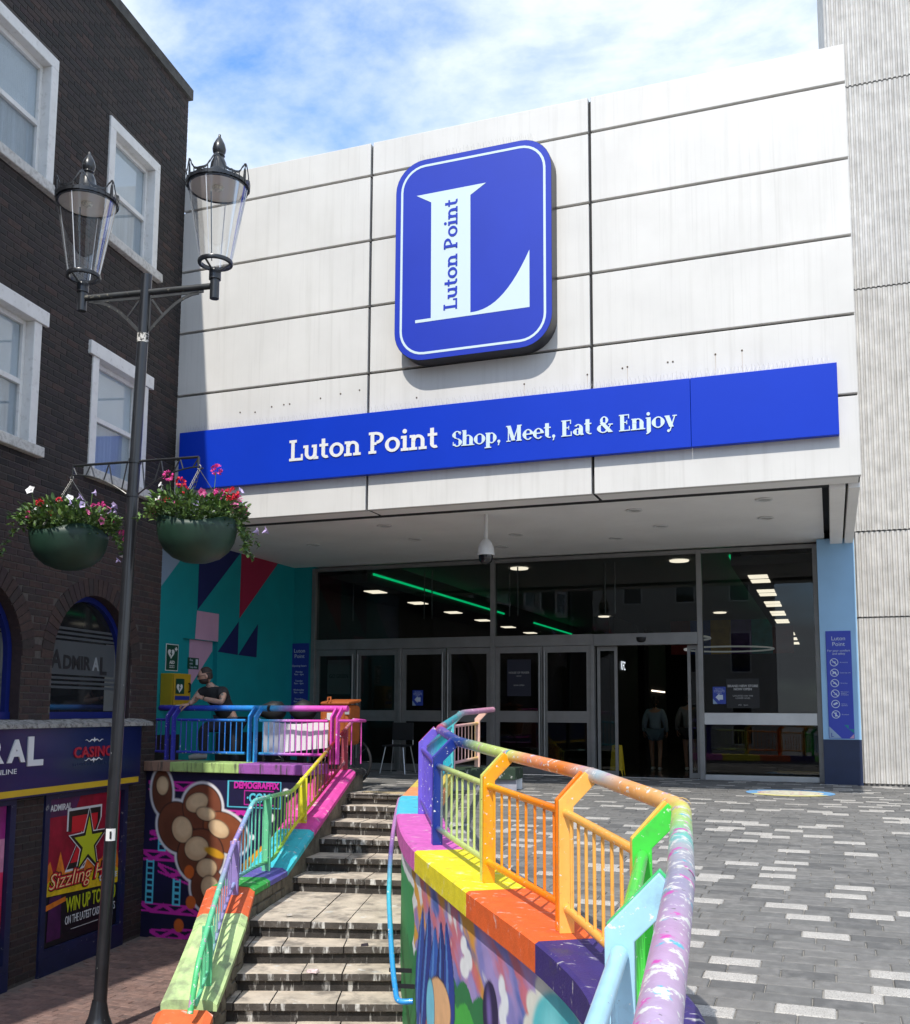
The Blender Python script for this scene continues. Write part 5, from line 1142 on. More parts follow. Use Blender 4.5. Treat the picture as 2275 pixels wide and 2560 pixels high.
# ================================================================== stroke lettering (slab and high-contrast serif)
def glyphs(style):
    """strokes on a unit grid: cap height 1, x-height .68; returns dict char -> (width, [pieces]) ; piece = ('s',x0,y0,x1,y1,w) | ('a',cx,cy,rx,ry,a0,a1,wv,wh)"""
    if style == 'slab': V, Hh, sf, so = .175, .135, .125, .10
    else: V, Hh, sf, so = .245, .07, .065, .10
    def slab(x, y, w=None): w = w or V/2+so; return ('s', x-w, y, x+w, y, sf)
    h = sf/2; X = .69; G = {}
    def bowl(cx, rx, y0, y1, a0=0, a1=360): return ('a', cx, (y0+y1)/2, rx, (y1-y0)/2-Hh/2, a0, a1, V, Hh)
    G['L'] = (.74, [('s',.2,0,.2,1,V), slab(.2,1-h), ('s',.02,h,.70,h,sf), ('s',.67,0,.67,.30 if style == 'slab' else .36,.10)])
    G['u'] = (.80, [('s',.17,.30,.17,X,V), slab(.11,X-h,.11), ('a',.385,.30,.215,.30-Hh/2,180,360,V,Hh), ('s',.60,0,.60,X,V), slab(.54,X-h,.11), slab(.66,h,.11)])
    G['t'] = (.52, [('s',.22,.20,.22,.93,V), ('s',.02,X-h,.46,X-h,max(sf,.075)), ('a',.375,.21,.155,.21-Hh/2,180,300,V,Hh)])
    G['o'] = (.76, [bowl(.37,.27,0,X)]); G['a'] = (.70, [('s',.50,.04,.50,.46,V), ('a',.32,.46,.18,.20,0,150,V*.9,Hh), bowl(.28,.17,0,.44), slab(.57,h,.10)])
    G['n'] = (.84, [('s',.18,0,.18,X,V), slab(.12,X-h,.11), slab(.18,h), ('a',.41,.40,.215,.29-Hh/2,0,180,V,Hh), ('s',.625,0,.625,.40,V), slab(.625,h)])
    G['h'] = (.84, [('s',.18,0,.18,1,V), slab(.12,1-h,.11), slab(.18,h), ('a',.41,.40,.215,.29-Hh/2,0,180,V,Hh), ('s',.625,0,.625,.40,V), slab(.625,h)])
    G['P'] = (.80, [('s',.2,0,.2,1,V), slab(.2,h), ('s',.02,1-h,.40,1-h,sf), ('s',.2,.46,.40,.46,sf), ('a',.40,.72,.25,.27-Hh/2,-90,90,V,Hh)])
    G['i'] = (.42, [('s',.2,0,.2,X,V), slab(.14,X-h,.12), slab(.2,h), ('d',.19,.90,.105)])
    G['S'] = (.66, [('a',.32,.74,.215,.26-Hh/2,20,265,V,Hh), ('a',.32,.25,.225,.27-Hh/2,-160,85,V,Hh), ('s',.53,.72,.53,.95,.05), ('s',.06,.06,.06,.30,.05)])
    G['p'] = (.78, [('s',.18,-.28,.18,X,V), slab(.12,X-h,.11), slab(.18,-.28+h), bowl(.42,.22,0,X)])
    G[','] = (.28, [('d',.13,.09,.10), ('s',.17,.08,.10,-.16,.07)])
    G['M'] = (1.12, [('s',.16,0,.16,1,.07), ('s',.86,0,.86,1,V), ('s',.18,1,.49,.05,V*.95), ('s',.49,.05,.84,1,.07), slab(.16,h,.14), slab(.86,h,.18), slab(.12,1-h,.12), slab(.90,1-h,.14)])
    G['e'] = (.68, [('a',.34,.34,.24,.34-Hh/2,0,320,V,Hh), ('s',.16,.36,.56,.36,max(Hh,.06))])
    G['E'] = (.76, [('s',.2,0,.2,1,V), slab(.13,h,.13), slab(.13,1-h,.13), ('s',.2,h,.66,h,.06), ('s',.2,1-h,.62,1-h,.06), ('s',.2,.52,.50,.52,.06), ('s',.64,0,.64,.28,.06), ('s',.60,1,.60,.74,.06), ('s',.48,.40,.48,.64,.05)])
    G['&'] = (.98, [('a',.40,.77,.17,.21,0,360,V*.7,Hh), ('a',.34,.28,.27,.28-Hh/2,60,330,V,Hh), ('s',.26,.64,.80,.02,V*.9), ('s',.60,.12,.80,.48,.06), slab(.80,.50,.14)])
    G['j'] = (.42, [('s',.22,-.12,.22,X,V), slab(.16,X-h,.12), ('a',.06,-.12,.16,.16,-90,0,V,Hh), ('d',.20,.90,.105)])
    G['y'] = (.74, [('s',.14,X,.40,.0,V), ('s',.62,X,.30,-.24,.07), ('d',.22,-.22,.085), slab(.14,X-h,.15), slab(.60,X-h,.13)])
    G[' '] = (.34, [])
    return G
GS = {'slab': glyphs('slab'), 'serif': glyphs('serif')}
def lettering(body, style, O, X, Z, size, width, m, parent, depth=.006, name='lettering'):
    G = GS[style]; X = Vector(X); Z = Vector(Z); Nn = X.cross(Z); tot = sum(G[c][0] for c in body); kx = width/(tot*size)
    pen = 0.; idx = 0
    def P(x, y, o=0.): return Vector(O)+X*(pen+x)*size*kx+Z*y*size+Nn*o
    objs = []
    for ch in body:
        w_, pcs = G[ch]; b = MB()
        for pc in pcs:
            lift = .0006*(idx % 7); idx += 1
            if pc[0] == 's':
                _, x0, y0, x1, y1, wd = pc; d = Vector((x1-x0, y1-y0)); d.normalize()
                if abs(d.y) > .999 or abs(d.x) > .999: nx, ny = (-d.y*wd/2, d.x*wd/2)
                else: nx, ny = wd/2/max(.3, abs(d.y)), 0.
                b.prism([P(x0-nx,y0-ny), P(x1-nx,y1-ny), P(x1+nx,y1+ny), P(x0+nx,y0+ny)], Nn*(depth+lift))
            elif pc[0] == 'd':
                _, cx, cy, r = pc; b.prism([P(cx+r*math.cos(k*math.pi/8), cy+r*math.sin(k*math.pi/8)) for k in range(16)], Nn*(depth+lift))
            else:
                _, cx, cy, rx, ry, a0, a1, wv, wh = pc; n = max(6, int(abs(a1-a0)/9)); I_, O_ = [], []
                for k in range(n+1):
                    a = R(a0+(a1-a0)*k/n); ex = abs(math.cos(a)); wd = wv*ex**1.3+wh*(1-ex**1.3)
                    I_.append((cx+(rx-wd*ex/2)*math.cos(a), cy+(ry-wd*(1-ex)/2)*math.sin(a))); O_.append((cx+(rx+wd*ex/2)*math.cos(a), cy+(ry+wd*(1-ex)/2)*math.sin(a)))
                    I_[-1] = (cx+(rx-wd/2*ex-wh/2*(1-ex))*math.cos(a), cy+(ry-wh/2-(wd-wh)/2*ex*0)*math.sin(a)); O_[-1] = (cx+(rx+wd/2*ex+wh/2*(1-ex))*math.cos(a), cy+(ry+wh/2)*math.sin(a))
                for i in range(n):
                    b.prism([P(*I_[i]), P(*O_[i]), P(*O_[i+1]), P(*I_[i+1])], Nn*(depth+lift))
        if b.v: objs.append(b.build('letter', m, parent))
        pen += w_
    return objs
m_blue = mat('sign_blue', (.002,.036,.47), .4, var=.04, scale=1.2, spec=.25); m_blue2 = mat('sign_blue_deep', (.015,.040,.42), .38, var=.05, scale=1.2, spec=.35); m_ice = mat('sign_ice_blue', (.58,.70,.74), .4); m_wht = mat('sign_white', (.72,.72,.71), .4)
# ---- long blue fascia band
bs = thing('banner_sign', 'long royal blue sign band with white lettering across the white facade', 'sign', (-4.14,0,4.546))
for x0,x1 in ((-8.465,-1.417),(-1.413,.184)): MB().box(x0+4.14,x1+4.14,-.10,-.012,-.41,.41).build('sign_panel', m_blue, bs, bevel=.004)
MB().box(-4.3,4.3,-.015,.0,-.3,.3).build('mounting_frame', m_joint, bs)
def spikes(x0, x1, zf, y, parent, n, h, seed):
    r_ = random.Random(seed); b = MB()
    for i in range(n):
        x = x0+(x1-x0)*(i+.5)/n
        for k in (-1, 1):
            b.tube([(x,y,zf(x)), (x+k*.012+r_.uniform(-.02,.02),y+k*.02,zf(x)+h*r_.uniform(.75,1.1))], .0013, 3, False)
    b.build('bird_spikes', mat('spike_wire',(.42,.41,.39),.5,metal=.3), parent, kind='stuff')
spikes(-4.28,4.25,lambda x: .41,-.05,bs,180,.10,2)
lettering('Luton Point', 'slab', (-6.70+4.14,-.103,4.400-4.546), (1,0,0), (0,0,1), .285, 2.15, m_wht, bs)
lettering('Shop, Meet, Eat & Enjoy', 'serif', (-4.36+4.14,-.103,4.393-4.546), (1,0,0), (0,0,1), .200, 2.79, m_ice, bs)
# ---- big rounded logo sign
ls = thing('logo_sign', 'large rounded blue sign with big white letter on the white facade', 'sign', (-4.07,0,6.86))
def rrect(x0,x1,z0,z1,r,n=8):
    P = []
    for cx,cz,a0 in ((x1-r,z1-r,0),(x0+r,z1-r,90),(x0+r,z0+r,180),(x1-r,z0+r,270)):
        P += [(cx+r*math.cos(R(a0+90*k/n)), cz+r*math.sin(R(a0+90*k/n))) for k in range(n+1)]
    return P
RX0,RX1,RZ0,RZ1 = -1.045,1.05,-1.345,1.35
MB().prism([(x,-.247,z) for x,z in rrect(RX0,RX1,RZ0,RZ1,.40)], (0,.235,0)).build('sign_box', mat('sign_box_black',(.012,.012,.016),.4), ls, smooth=True)
MB().prism([(x,-.252,z) for x,z in rrect(RX0+.004,RX1-.004,RZ0+.004,RZ1-.004,.40)], (0,.0045,0)).build('sign_face', m_blue2, ls)
O_ = rrect(RX0+.075,RX1-.075,RZ0+.075,RZ1-.075,.335); I_ = rrect(RX0+.105,RX1-.105,RZ0+.105,RZ1-.105,.305); b = MB()
for i in range(len(O_)):
    j = (i+1) % len(O_); b.prism([(O_[i][0],-.2522,O_[i][1]),(O_[j][0],-.2522,O_[j][1]),(I_[j][0],-.2522,I_[j][1]),(I_[i][0],-.2522,I_[i][1])], (0,-.002,0))
b.build('border_line', m_ice, ls)
LP_ = [(-.751,.868),(.198,.874),(-.011,.748),(-.005,-.805)]
crv = [(-.005+.77*t, -.805+.70*(t**2.3)) for t in [k/14 for k in range(1,15)]]
LP_ += crv+[(.765,-.84),(-.753,-.846),(-.754,-.807),(-.539,-.806),(-.546,.744)]
from mathutils.geometry import tessellate_polygon
tri = tessellate_polygon([[Vector((x,z,0)) for x,z in LP_]]); b = MB(); b.add([(x,-.2545,z) for x,z in LP_], tri); b.build('letter_L', m_ice, ls)
lettering('Luton Point', 'slab', (-.182,-.2550,-.735), (0,0,1), (-1,0,0), .185, 1.475, m_blue2, ls, depth=.002)
spikes(-.78,.80,lambda x: 1.35,-.15,ls,60,.13,5)

# ---- CCTV dome on a drop pole
cv = thing('security_camera', 'white dome security camera hanging from the soffit', 'camera', (-4.29,1.0,3.735))
MB().tube([(0,0,0),(0,0,-.36)], .028, 12).build('drop_pole', m_wht, cv, smooth=True)
MB().lathe([(.0,-.34),(.035,-.34),(.075,-.38),(.105,-.45),(.115,-.52),(.118,-.56),(.0,-.56)], (0,0,0), 24).build('housing', m_wht, cv, smooth=True)
MB().lathe([(.118,-.555),(.098,-.56),(.096,-.60),(.082,-.645),(.05,-.675),(0,-.688)], (0,0,0), 24).build('dome', mat('smoked_dome',(.01,.01,.014),.06,spec=.8), cv, smooth=True)
# ---- soffit downlights
for i,(x,y) in enumerate([(-5.93,1.3),(-5.95,2.5),(-4.35,2.6),(-2.35,1.35),(-2.2,2.6),(-.75,2.45),(-.7,1.2),(-7.7,2.45),(-4.9,3.6),(-3.0,3.4)]):
    t = thing('downlight', 'round recessed downlight in the entrance soffit', 'light', (x,y,3.733), 'downlights in the soffit')
    MB().lathe([(.075,0),(.105,-.001),(.11,-.012),(.09,-.018),(.075,-.012),(.075,0)], (0,0,0), 24).build('trim_ring', m_wht, t, smooth=True)
    MB().lathe([(0,-.006),(.076,-.006)], (0,0,0), 20).build('lens', mat('downlight_lens',(.45,.45,.44),.3), t)
# ---- small signs
m_sgb = mat('notice_blue', (.016,.035,.30), .4); m_green_s = mat('safety_green', (.004,.06,.035), .4); m_ltxt = mat('notice_text', (.55,.62,.72), .5)
def board(name, label, cat, loc, w_, h, m, nrm=(0,-1,0), th=.008, group=None):
    t = thing(name, label, cat, loc, group)
    if nrm[1]: MB().box(-w_/2,w_/2,-th,0,-h/2,h/2).build('panel', m, t)
    else: MB().box(0,th,-w_/2,w_/2,-h/2,h/2).build('panel', m, t)
    return t
oh = board('notice_board', 'tall blue opening hours notice beside the left doors', 'sign', (-9.178,4.715,1.41), .385, 1.82, m_sgb)
text('Luton\nPoint', .10, (0,-.010,.74), (1,0,0), (0,0,1), m_ltxt, oh); text('Opening hours', .05, (0,-.010,.48), (1,0,0), (0,0,1), m_ltxt, oh)
for k, dname in enumerate(('Monday','Tuesday','Wednesday','Thursday','Friday','Saturday','Sunday')): text(dname+'\n9am - 6pm', .046, (0,-.010,.37-k*.165), (1,0,0), (0,0,1), m_ltxt, oh)
sf = board('notice_board', 'tall blue comfort and safety notice with round symbols on blue pier', 'sign', (.128,4.418,1.515), .355, 1.60, mat('notice_blue_lit',(.030,.055,.42),.4))  # brighter copy of the notice blue, its lit look put into the colour
text('Luton\nPoint', .085, (0,-.010,.66), (1,0,0), (0,0,1), m_ltxt, sf); text('For your comfort\nand safety', .045, (0,-.010,.49), (1,0,0), (0,0,1), m_ltxt, sf)
for k in range(6):
    z = .33-k*.155; b = MB(); cx = -.07
    for q in range(20):
        a0 = q*math.pi/10; a1 = (q+1)*math.pi/10; b.prism([(cx+.060*math.cos(a0),-.0085,z+.060*math.sin(a0)),(cx+.060*math.cos(a1),-.0085,z+.060*math.sin(a1)),(cx+.050*math.cos(a1),-.0085,z+.050*math.sin(a1)),(cx+.050*math.cos(a0),-.0085,z+.050*math.sin(a0))], (0,-.001,0))
    if k != 4: b.prism([(cx-.04,-.0086,z+.032),(cx-.032,-.0086,z+.04),(cx+.04,-.0086,z-.032),(cx+.032,-.0086,z-.04)], (0,-.0012,0))
    sh = [[(-.035,.0),(.02,.015),(.02,-.005)],[(-.03,-.03),(-.02,.02),(.02,.015),(.03,-.03),(.0,-.005)],[(-.03,-.015),(.0,.02),(.03,-.015),(.0,-.005)],[(-.03,-.02),(.02,-.02),(.03,.03),(.015,-.01)],[(-.035,.0),(.02,.03),(.035,.005),(-.02,-.02)],[(-.012,-.03),(.012,-.03),(.008,.03),(-.008,.03)]][k]
    b.prism([(cx+x,-.0087,z+y_) for x,y_ in sh], (0,-.0012,0)); b.build('round_symbol', m_ltxt, sf)
    text(['No smoking','Guide dogs only','No cycling','No scooters,\nskates or\nskateboards','CCTV in\noperation','No alcohol'][k], .022, (.01,-.010,z-.008 if k != 3 else z+.018), (1,0,0), (0,0,1), m_ltxt, sf, align='LEFT')
MB().prism([(-.172,-.0085,-.795),(-.172,-.0085,-.62),(.0,-.0085,-.795)], (0,-.001,0)).build('pale_corner', m_lblue, sf); MB().prism([(.11,-.0085,-.795),(.172,-.0085,-.795),(.172,-.0085,-.73)], (0,-.001,0)).build('pink_corner', m_pink, sf)
MB().prism([(.04,-.0085,-.60),(.10,-.0085,-.60),(.10,-.0085,-.66)], (0,-.001,0)).build('teal_corner', mat('notice_teal',(.0,.22,.26),.4), sf); MB().prism([(.10,-.0085,-.66),(.172,-.0085,-.66),(.172,-.0085,-.72)], (0,-.001,0)).build('teal_corner', MATS['notice_teal'], sf)
text('L', .085, (-.13,-.0105,-.775), (1,0,0), (0,0,1), m_sgb, sf)
# window stickers
for (x, z, lab) in ((-6.86+.03,1.32,'small blue arrow notice stuck inside the double door pane'),(-1.66,1.36,'small blue arrow notice stuck on the fixed pane by a black poster')):
    t = board('window_notice', lab, 'sign', (x,GY-.012,z), .20, .27, mat('notice_bright_blue',(.02,.05,.34),.4), th=.003)
    MB().prism([(-.06,-.0035,-.03),(.0,-.0035,.03),(.0,-.0035,.008),(.055,-.0035,.008),(.055,-.0035,-.068+.0),(.0,-.0035,-.068),(.0,-.0035,-.09)], (0,-.001,0)).build('arrow', m_ltxt, t)
    text('Out of hours\naccess to car park\nvia St George\'s Sq\nentrance', .022, (0,-.0045,.095), (1,0,0), (0,0,1), m_ltxt, t); MB().prism([(-.1,-.0035,-.135),(-.1,-.0035,-.05),(-.03,-.0035,-.135)], (0,-.001,0)).build('pale_corner', m_lblue, t)
nb = board('window_poster', 'black poster announcing a new store stuck inside the fixed pane', 'poster', (-1.30,GY-.012,1.39), .50, .46, m_black, th=.003)
m_dimt = mat('dim_white_text', (.36,.36,.36), .5)
text('BRAND NEW STORE\nNOW OPEN', .05, (0,-.0045,.10), (1,0,0), (0,0,1), m_dimt, nb, bold=.002); text('LOCATED ON THE\nLOWER LEVEL', .036, (0,-.0045,-.05), (1,0,0), (0,0,1), m_dimt, nb); text('USC   Sport', .03, (0,-.0045,-.19), (1,0,0), (0,0,1), m_dimt, nb)
hf = board('window_poster', 'dark poster announcing a shop opening inside a glass door', 'poster', (-4.97,GY-.012,1.66), .42, .62, mat('dark_navy_poster',(.012,.014,.03),.4), th=.003)
text('HOUSE OF FRASER', .05, (0,-.0045,.07), (1,0,0), (0,0,1), m_dimt, hf, width=.36); text('OUTLET', .025, (0,-.0045,.02), (1,0,0), (0,0,1), m_dimt, hf); text('NOW OPEN', .034, (0,-.0045,-.14), (1,0,0), (0,0,1), m_dimt, hf)
gg = board('window_poster', 'faded pale go green poster inside the leftmost glass door', 'poster', (-8.40,GY+.012,1.70), .46, .62, mat('faded_cream',(.30,.29,.26),.6), th=.003)
text('GO GREEN', .10, (0,-.0045,-.02), (1,0,0), (0,0,1), m_black, gg, width=.38)
# AED sign, cabinet, fire-exit sign on the teal wall
TXs = TX+.002
ae = board('safety_sign', 'green and white defibrillator sign on the teal wall above the yellow cabinet', 'sign', (TXs,1.085,1.875), .305, .405, m_wht, nrm=(1,0,0), th=.006)
def yzp(name, pts, m, parent, o, d=.0015): MB().prism([(o,y,z) for y,z in pts], (d,0,0)).build(name, m, parent)
def heart(cy,cz,s): 
    P = []
    for k in range(24):
        t = 2*math.pi*k/24; P.append((cy+s*.0625*16*math.sin(t)**3, cz+s*.0625*(13*math.cos(t)-5*math.cos(2*t)-2*math.cos(3*t)-math.cos(4*t))))
    return P
def aedart(parent, s, o, txt=True):
    yzp('green_field', [(-.14*s,-.19*s),(.14*s,-.19*s),(.14*s,.19*s),(-.14*s,.19*s)], m_green_s, parent, o)
    yzp('heart', heart(-.03*s,.06*s,.082*s), m_wht, parent, o+.002); yzp('bolt', [(-.03*s,.10*s),(-.06*s,.05*s),(-.035*s,.05*s),(-.045*s,.0),(-.0,.06*s),(-.025*s,.06*s),(-.01*s,.10*s)], m_green_s, parent, o+.004)
    for a_, b_ in ((.032,.011),(.011,.032)): yzp('cross', [(.09*s-a_*s,.13*s-b_*s),(.09*s+a_*s,.13*s-b_*s),(.09*s+a_*s,.13*s+b_*s),(.09*s-a_*s,.13*s+b_*s)], m_wht, parent, o+.002+(.0006 if a_ > .02 else 0))
aedart(ae, 1., .0065); text('AED', .065, (.0095,0,-.095), (0,1,0), (0,0,1), m_wht, ae, bold=.002); text('Emergency\ndefibrillator', .028, (.0095,0,-.13), (0,1,0), (0,0,1), m_wht, ae)
m_cab = mat('cabinet_yellow', (.58,.36,.012), .4, var=.08, scale=5)
ab = thing('defibrillator_cabinet', 'yellow defibrillator cabinet mounted on the teal wall', 'cabinet', (TXs,1.04,1.385))
MB().box(0,.22,-.21,.21,-.245,.245).build('body', m_cab, ab, bevel=.012); MB().box(.2205,.245,-.205,.205,-.24,.24).build('door', mat('cabinet_door',(.50,.30,.012),.4,var=.1,scale=6), ab, bevel=.008)
gr = MB().box(.2455,.247,-.17,.04,-.06,.165).build('label', m_green_s, ab); yzp('heart', heart(-.075,.03,.075), m_wht, ab, .2475); yzp('bolt', [(-.07,.08),(-.10,.03),(-.08,.03),(-.09,-.02),(-.045,.04),(-.068,.04),(-.055,.08)], m_green_s, ab, .2495)
MB().box(.2455,.247,-.18,.18,-.15,-.09).build('keypad_label', m_sgb, ab); MB().tube([(.247,.15,.10),(.275,.15,.09),(.275,.15,-.02),(.247,.15,-.03)], .012, 8).build('handle', m_black, ab)
fe = board('safety_sign', 'green fire exit keep clear sign on the pink part of the fire door', 'sign', (TX-.074,1.74,1.815), .29, .18, m_green_s, nrm=(1,0,0), th=.004)
text('Fire\nexit', .052, (.006,-.06,.035), (0,1,0), (0,0,1), m_ltxt, fe); text('Keep clear', .045, (.006,0,-.07), (0,1,0), (0,0,1), m_ltxt, fe); yzp('running_figure', [(.06,-.02),(.12,-.02),(.12,.07),(.06,.07)], m_ltxt, fe, .0045)
# round floor sticker
fl = thing('floor_sticker', 'round faded blue and yellow sticker on the paving by the entrance', 'sticker', (-.55,2.45,.0435))
def disc(r0,r1,m,z,a0=0,a1=360):
    b = MB(); n = 40; b.add([(r*math.cos(R(a0+(a1-a0)*k/n)), r*math.sin(R(a0+(a1-a0)*k/n)), z) for k in range(n+1) for r in (r0,r1)], [(2*k,2*k+1,2*k+3,2*k+2) for k in range(n)]); b.build('printed_ring', m, fl)
disc(.0,.42,mat('sticker_cream',(.60,.58,.45),.7,var=.2,scale=8,chips=[(9,.60,.63,(.5,.12,.25)),(12,.62,.65,(.1,.1,.15))]),.002); disc(.42,.56,mat('sticker_blue',(.16,.36,.62),.7,var=.1,scale=6),.002,-30,210); disc(.42,.56,mat('sticker_yellow',(.68,.62,.25),.7,var=.1,scale=6),.002,210,330)
# litter on the steps
for i,(x,y,z,s,c,lab) in enumerate([(-4.33,-3.55,-1.185,.05,(.7,.55,.55),'small crushed white and pink packet lying on a lower step'),(-4.05,-3.1,-1.03,.035,(.03,.02,.03),'dark flattened scrap lying on a step below the landing'),(-4.95,-2.9,-.868,.03,(.55,.5,.45),'small pale scrap lying at the landing edge')]):
    b = MB(); b.add([(-s,-s*.6,0),(s*.9,-s*.5,0),(s,s*.5,0),(-s*.8,s*.6,0),(-s*.9,-s*.5,s*.5),(s*.8,-s*.4,s*.35),(s*.8,s*.4,s*.55),(-s*.7,s*.5,s*.4)], [(0,3,2,1),(4,5,6,7),(0,1,5,4),(1,2,6,5),(2,3,7,6),(3,0,4,7)])
    o = b.build('litter', mat('litter_%d' % i, c, .7, var=.3, scale=40)); o.location = (x,y,z+.003); o.rotation_euler.z = .4*i; tag(o, lab, 'litter')

# old fixing holes with faint rust runs on the cladding above the sign band
m_fix = mat('old_fixing', (.10,.075,.055), .9); m_run = mat('rust_run', (.50,.44,.38), .8)
frn = random.Random(4)
for x, z, ln in ((-7.55,5.19,0),(-7.31,5.17,0),(-7.05,5.22,0),(-6.86,5.23,0),(-6.77,5.23,0),(-6.3,5.26,0),(-6.0,5.29,0),(-5.72,5.31,0),(-2.65,5.17,.16),(-2.22,5.20,0),(-2.16,5.21,.22),(-1.68,5.21,0),(-1.62,5.21,0),(-1.13,5.24,.24),(-.83,5.25,.26),(-3.45,5.14,.2),(-4.9,5.12,0)):
    b = MB(); b.prism([(x+.011*math.cos(k*math.pi/5), -.0005, z+.011*math.sin(k*math.pi/5)) for k in range(10)], (0,-.004,0)); rel(b, mall).build('fixing_mark', m_fix, mall)
    if ln: rel(MB().prism([(x-.004,-.0005,z-.012),(x+.004,-.0005,z-.012),(x+.0015,-.0005,z-ln),(x-.0015,-.0005,z-ln)], (0,-.0012,0)), mall).build('rust_run', m_run, mall)
# ================================================================== people
m_skin = mat('skin', (.44,.25,.18), .5, var=.06, scale=20); m_skin2 = mat('skin_tattooed', (.40,.24,.18), .5, var=.08, scale=20, chips=[(22,.56,.60,(.14,.15,.13))])
def skin_mesh(name, J, E, m, parent, sub=2, root=0):
    """J: {key:(x,y,z,radius)}; E: edges by key -> one continuous skinned surface"""
    ks = list(J); me = bpy.data.meshes.new(name); me.from_pydata([J[k][:3] for k in ks], [(ks.index(a), ks.index(c)) for a, c in E], [])
    o = bpy.data.objects.new(name, me); COL.objects.link(o)
    sk = o.modifiers.new('skin', 'SKIN'); sk.use_smooth_shade = True; sk.branch_smoothing = .6
    for i, k in enumerate(ks):
        r = J[k][3]; rx, ry = (r if isinstance(r, tuple) else (r, r)); v = me.skin_vertices[0].data[i]; v.radius = (rx, ry); v.use_root = (i == root)
    o.modifiers.new('sub', 'SUBSURF').levels = sub; o.modifiers['sub'].render_levels = sub
    dg = bpy.context.evaluated_depsgraph_get(); dg.update(); m2 = bpy.data.meshes.new_from_object(o.evaluated_get(dg)); bpy.data.objects.remove(o)
    m2.materials.clear(); m2.materials.append(m); m2.polygons.foreach_set('use_smooth', [True]*len(m2.polygons)); m2.name = name
    return put(name, m2, parent)
def ellipsoid(b, c, rx, ry, rz, n=16, m=10, z0=-1., z1=1., f=None):
    vs = []; 
    for i in range(m+1):
        t = math.asin(max(-1,min(1,z0+(z1-z0)*i/m)))
        for j in range(n):
            a = 2*math.pi*j/n; p = Vector((rx*math.cos(t)*math.cos(a), ry*math.cos(t)*math.sin(a), rz*math.sin(t)))
            if f: p = f(p)
            vs.append(Vector(c)+p)
    b.add(vs, [(i*n+j, i*n+(j+1) % n, (i+1)*n+(j+1) % n, (i+1)*n+j) for i in range(m) for j in range(n)]); return b
def head(parent, loc, yaw, pitch, hairm, beard=True, glasses=True, ponytail=False, skin=None):
    """head with face looking along local -Y, rotated by yaw about Z"""
    root = []; Mh = Matrix.Translation(Vector(loc)) @ Matrix.Rotation(yaw, 4, 'Z') @ Matrix.Rotation(pitch, 4, 'X')
    def fin_(b, name, m): 
        b.v = [tuple(Mh @ Vector(v)) for v in b.v]; return b.build(name, m, parent, smooth=True)
    def shape(p):
        if p.z < 0: k = 1+p.z*2.2; p = Vector((p.x*max(.62,k), p.y*(max(.72,1+p.z*1.2) if p.y > 0 else 1), p.z))
        return p
    b = MB(); ellipsoid(b, (0,0,0), .072, .092, .112, 20, 14, f=shape)
    b.add([(-.016,-.086,-.022),(.016,-.086,-.022),(.0,-.112,-.026),(.0,-.090,.016),(-.013,-.088,-.034),(.013,-.088,-.034)], [(0,2,3),(2,1,3),(4,2,0),(1,2,5),(4,5,2)])   # nose
    for s in (-1,1):
        ellipsoid(b, (s*.073,.010,-.008), .012, .020, .032, 8, 6)
    fin_(b, 'head', skin or m_skin)
    b = MB(); ellipsoid(b, (0,.020,.016), .078, .095, .110, 20, 10, z0=.22, z1=1.); fin_(b, 'hair', hairm)
    b = MB(); ellipsoid(b, (0,.028,.0), .077, .078, .10, 18, 8, z0=-.55, z1=.35, f=lambda p: Vector((p.x, max(p.y,-.01), p.z))); fin_(b, 'hair_back', hairm)
    b = MB()
    for s in (-1,1): b.add([(s*.014,-.0925,.010),(s*.046,-.083,.012),(s*.045,-.084,.004),(s*.015,-.093,.002)], [(0,1,2,3)])
    fin_(b, 'eyes', m_black)
    b = MB(); b.add([(-.024,-.088,-.055),(.024,-.088,-.055),(.018,-.090,-.062),(-.018,-.090,-.062)], [(0,1,2,3)]); fin_(b, 'mouth', mat('lips',(.30,.12,.10),.5))
    if beard:
        b = MB(); ellipsoid(b, (0,-.012,-.052), .062, .080, .062, 18, 8, z0=-1., z1=.25, f=lambda p: Vector((p.x, min(p.y,.045), p.z))); fin_(b, 'beard', hairm)
    if glasses:
        b = MB()
        for s in (-1,1):
            b.tube([(s*.034+.024*math.cos(k*math.pi/6), -.101+.006*abs(math.cos(k*math.pi/6)), .006+.017*math.sin(k*math.pi/6)) for k in range(13)], .0026, 5, False); b.tube([(s*.058,-.094,.010),(s*.076,.0,.010)], .0025, 5)
        b.tube([(-.010,-.102,.008),(.010,-.102,.008)], .0025, 5); fin_(b, 'glasses', m_black)
    if ponytail:
        b = MB(); b.tube([(0,.085,.03),(0,.115,.0),(0,.112,-.07),(0,.105,-.16)], [.018,.03,.026,.01], 10); fin_(b, 'ponytail', hairm)
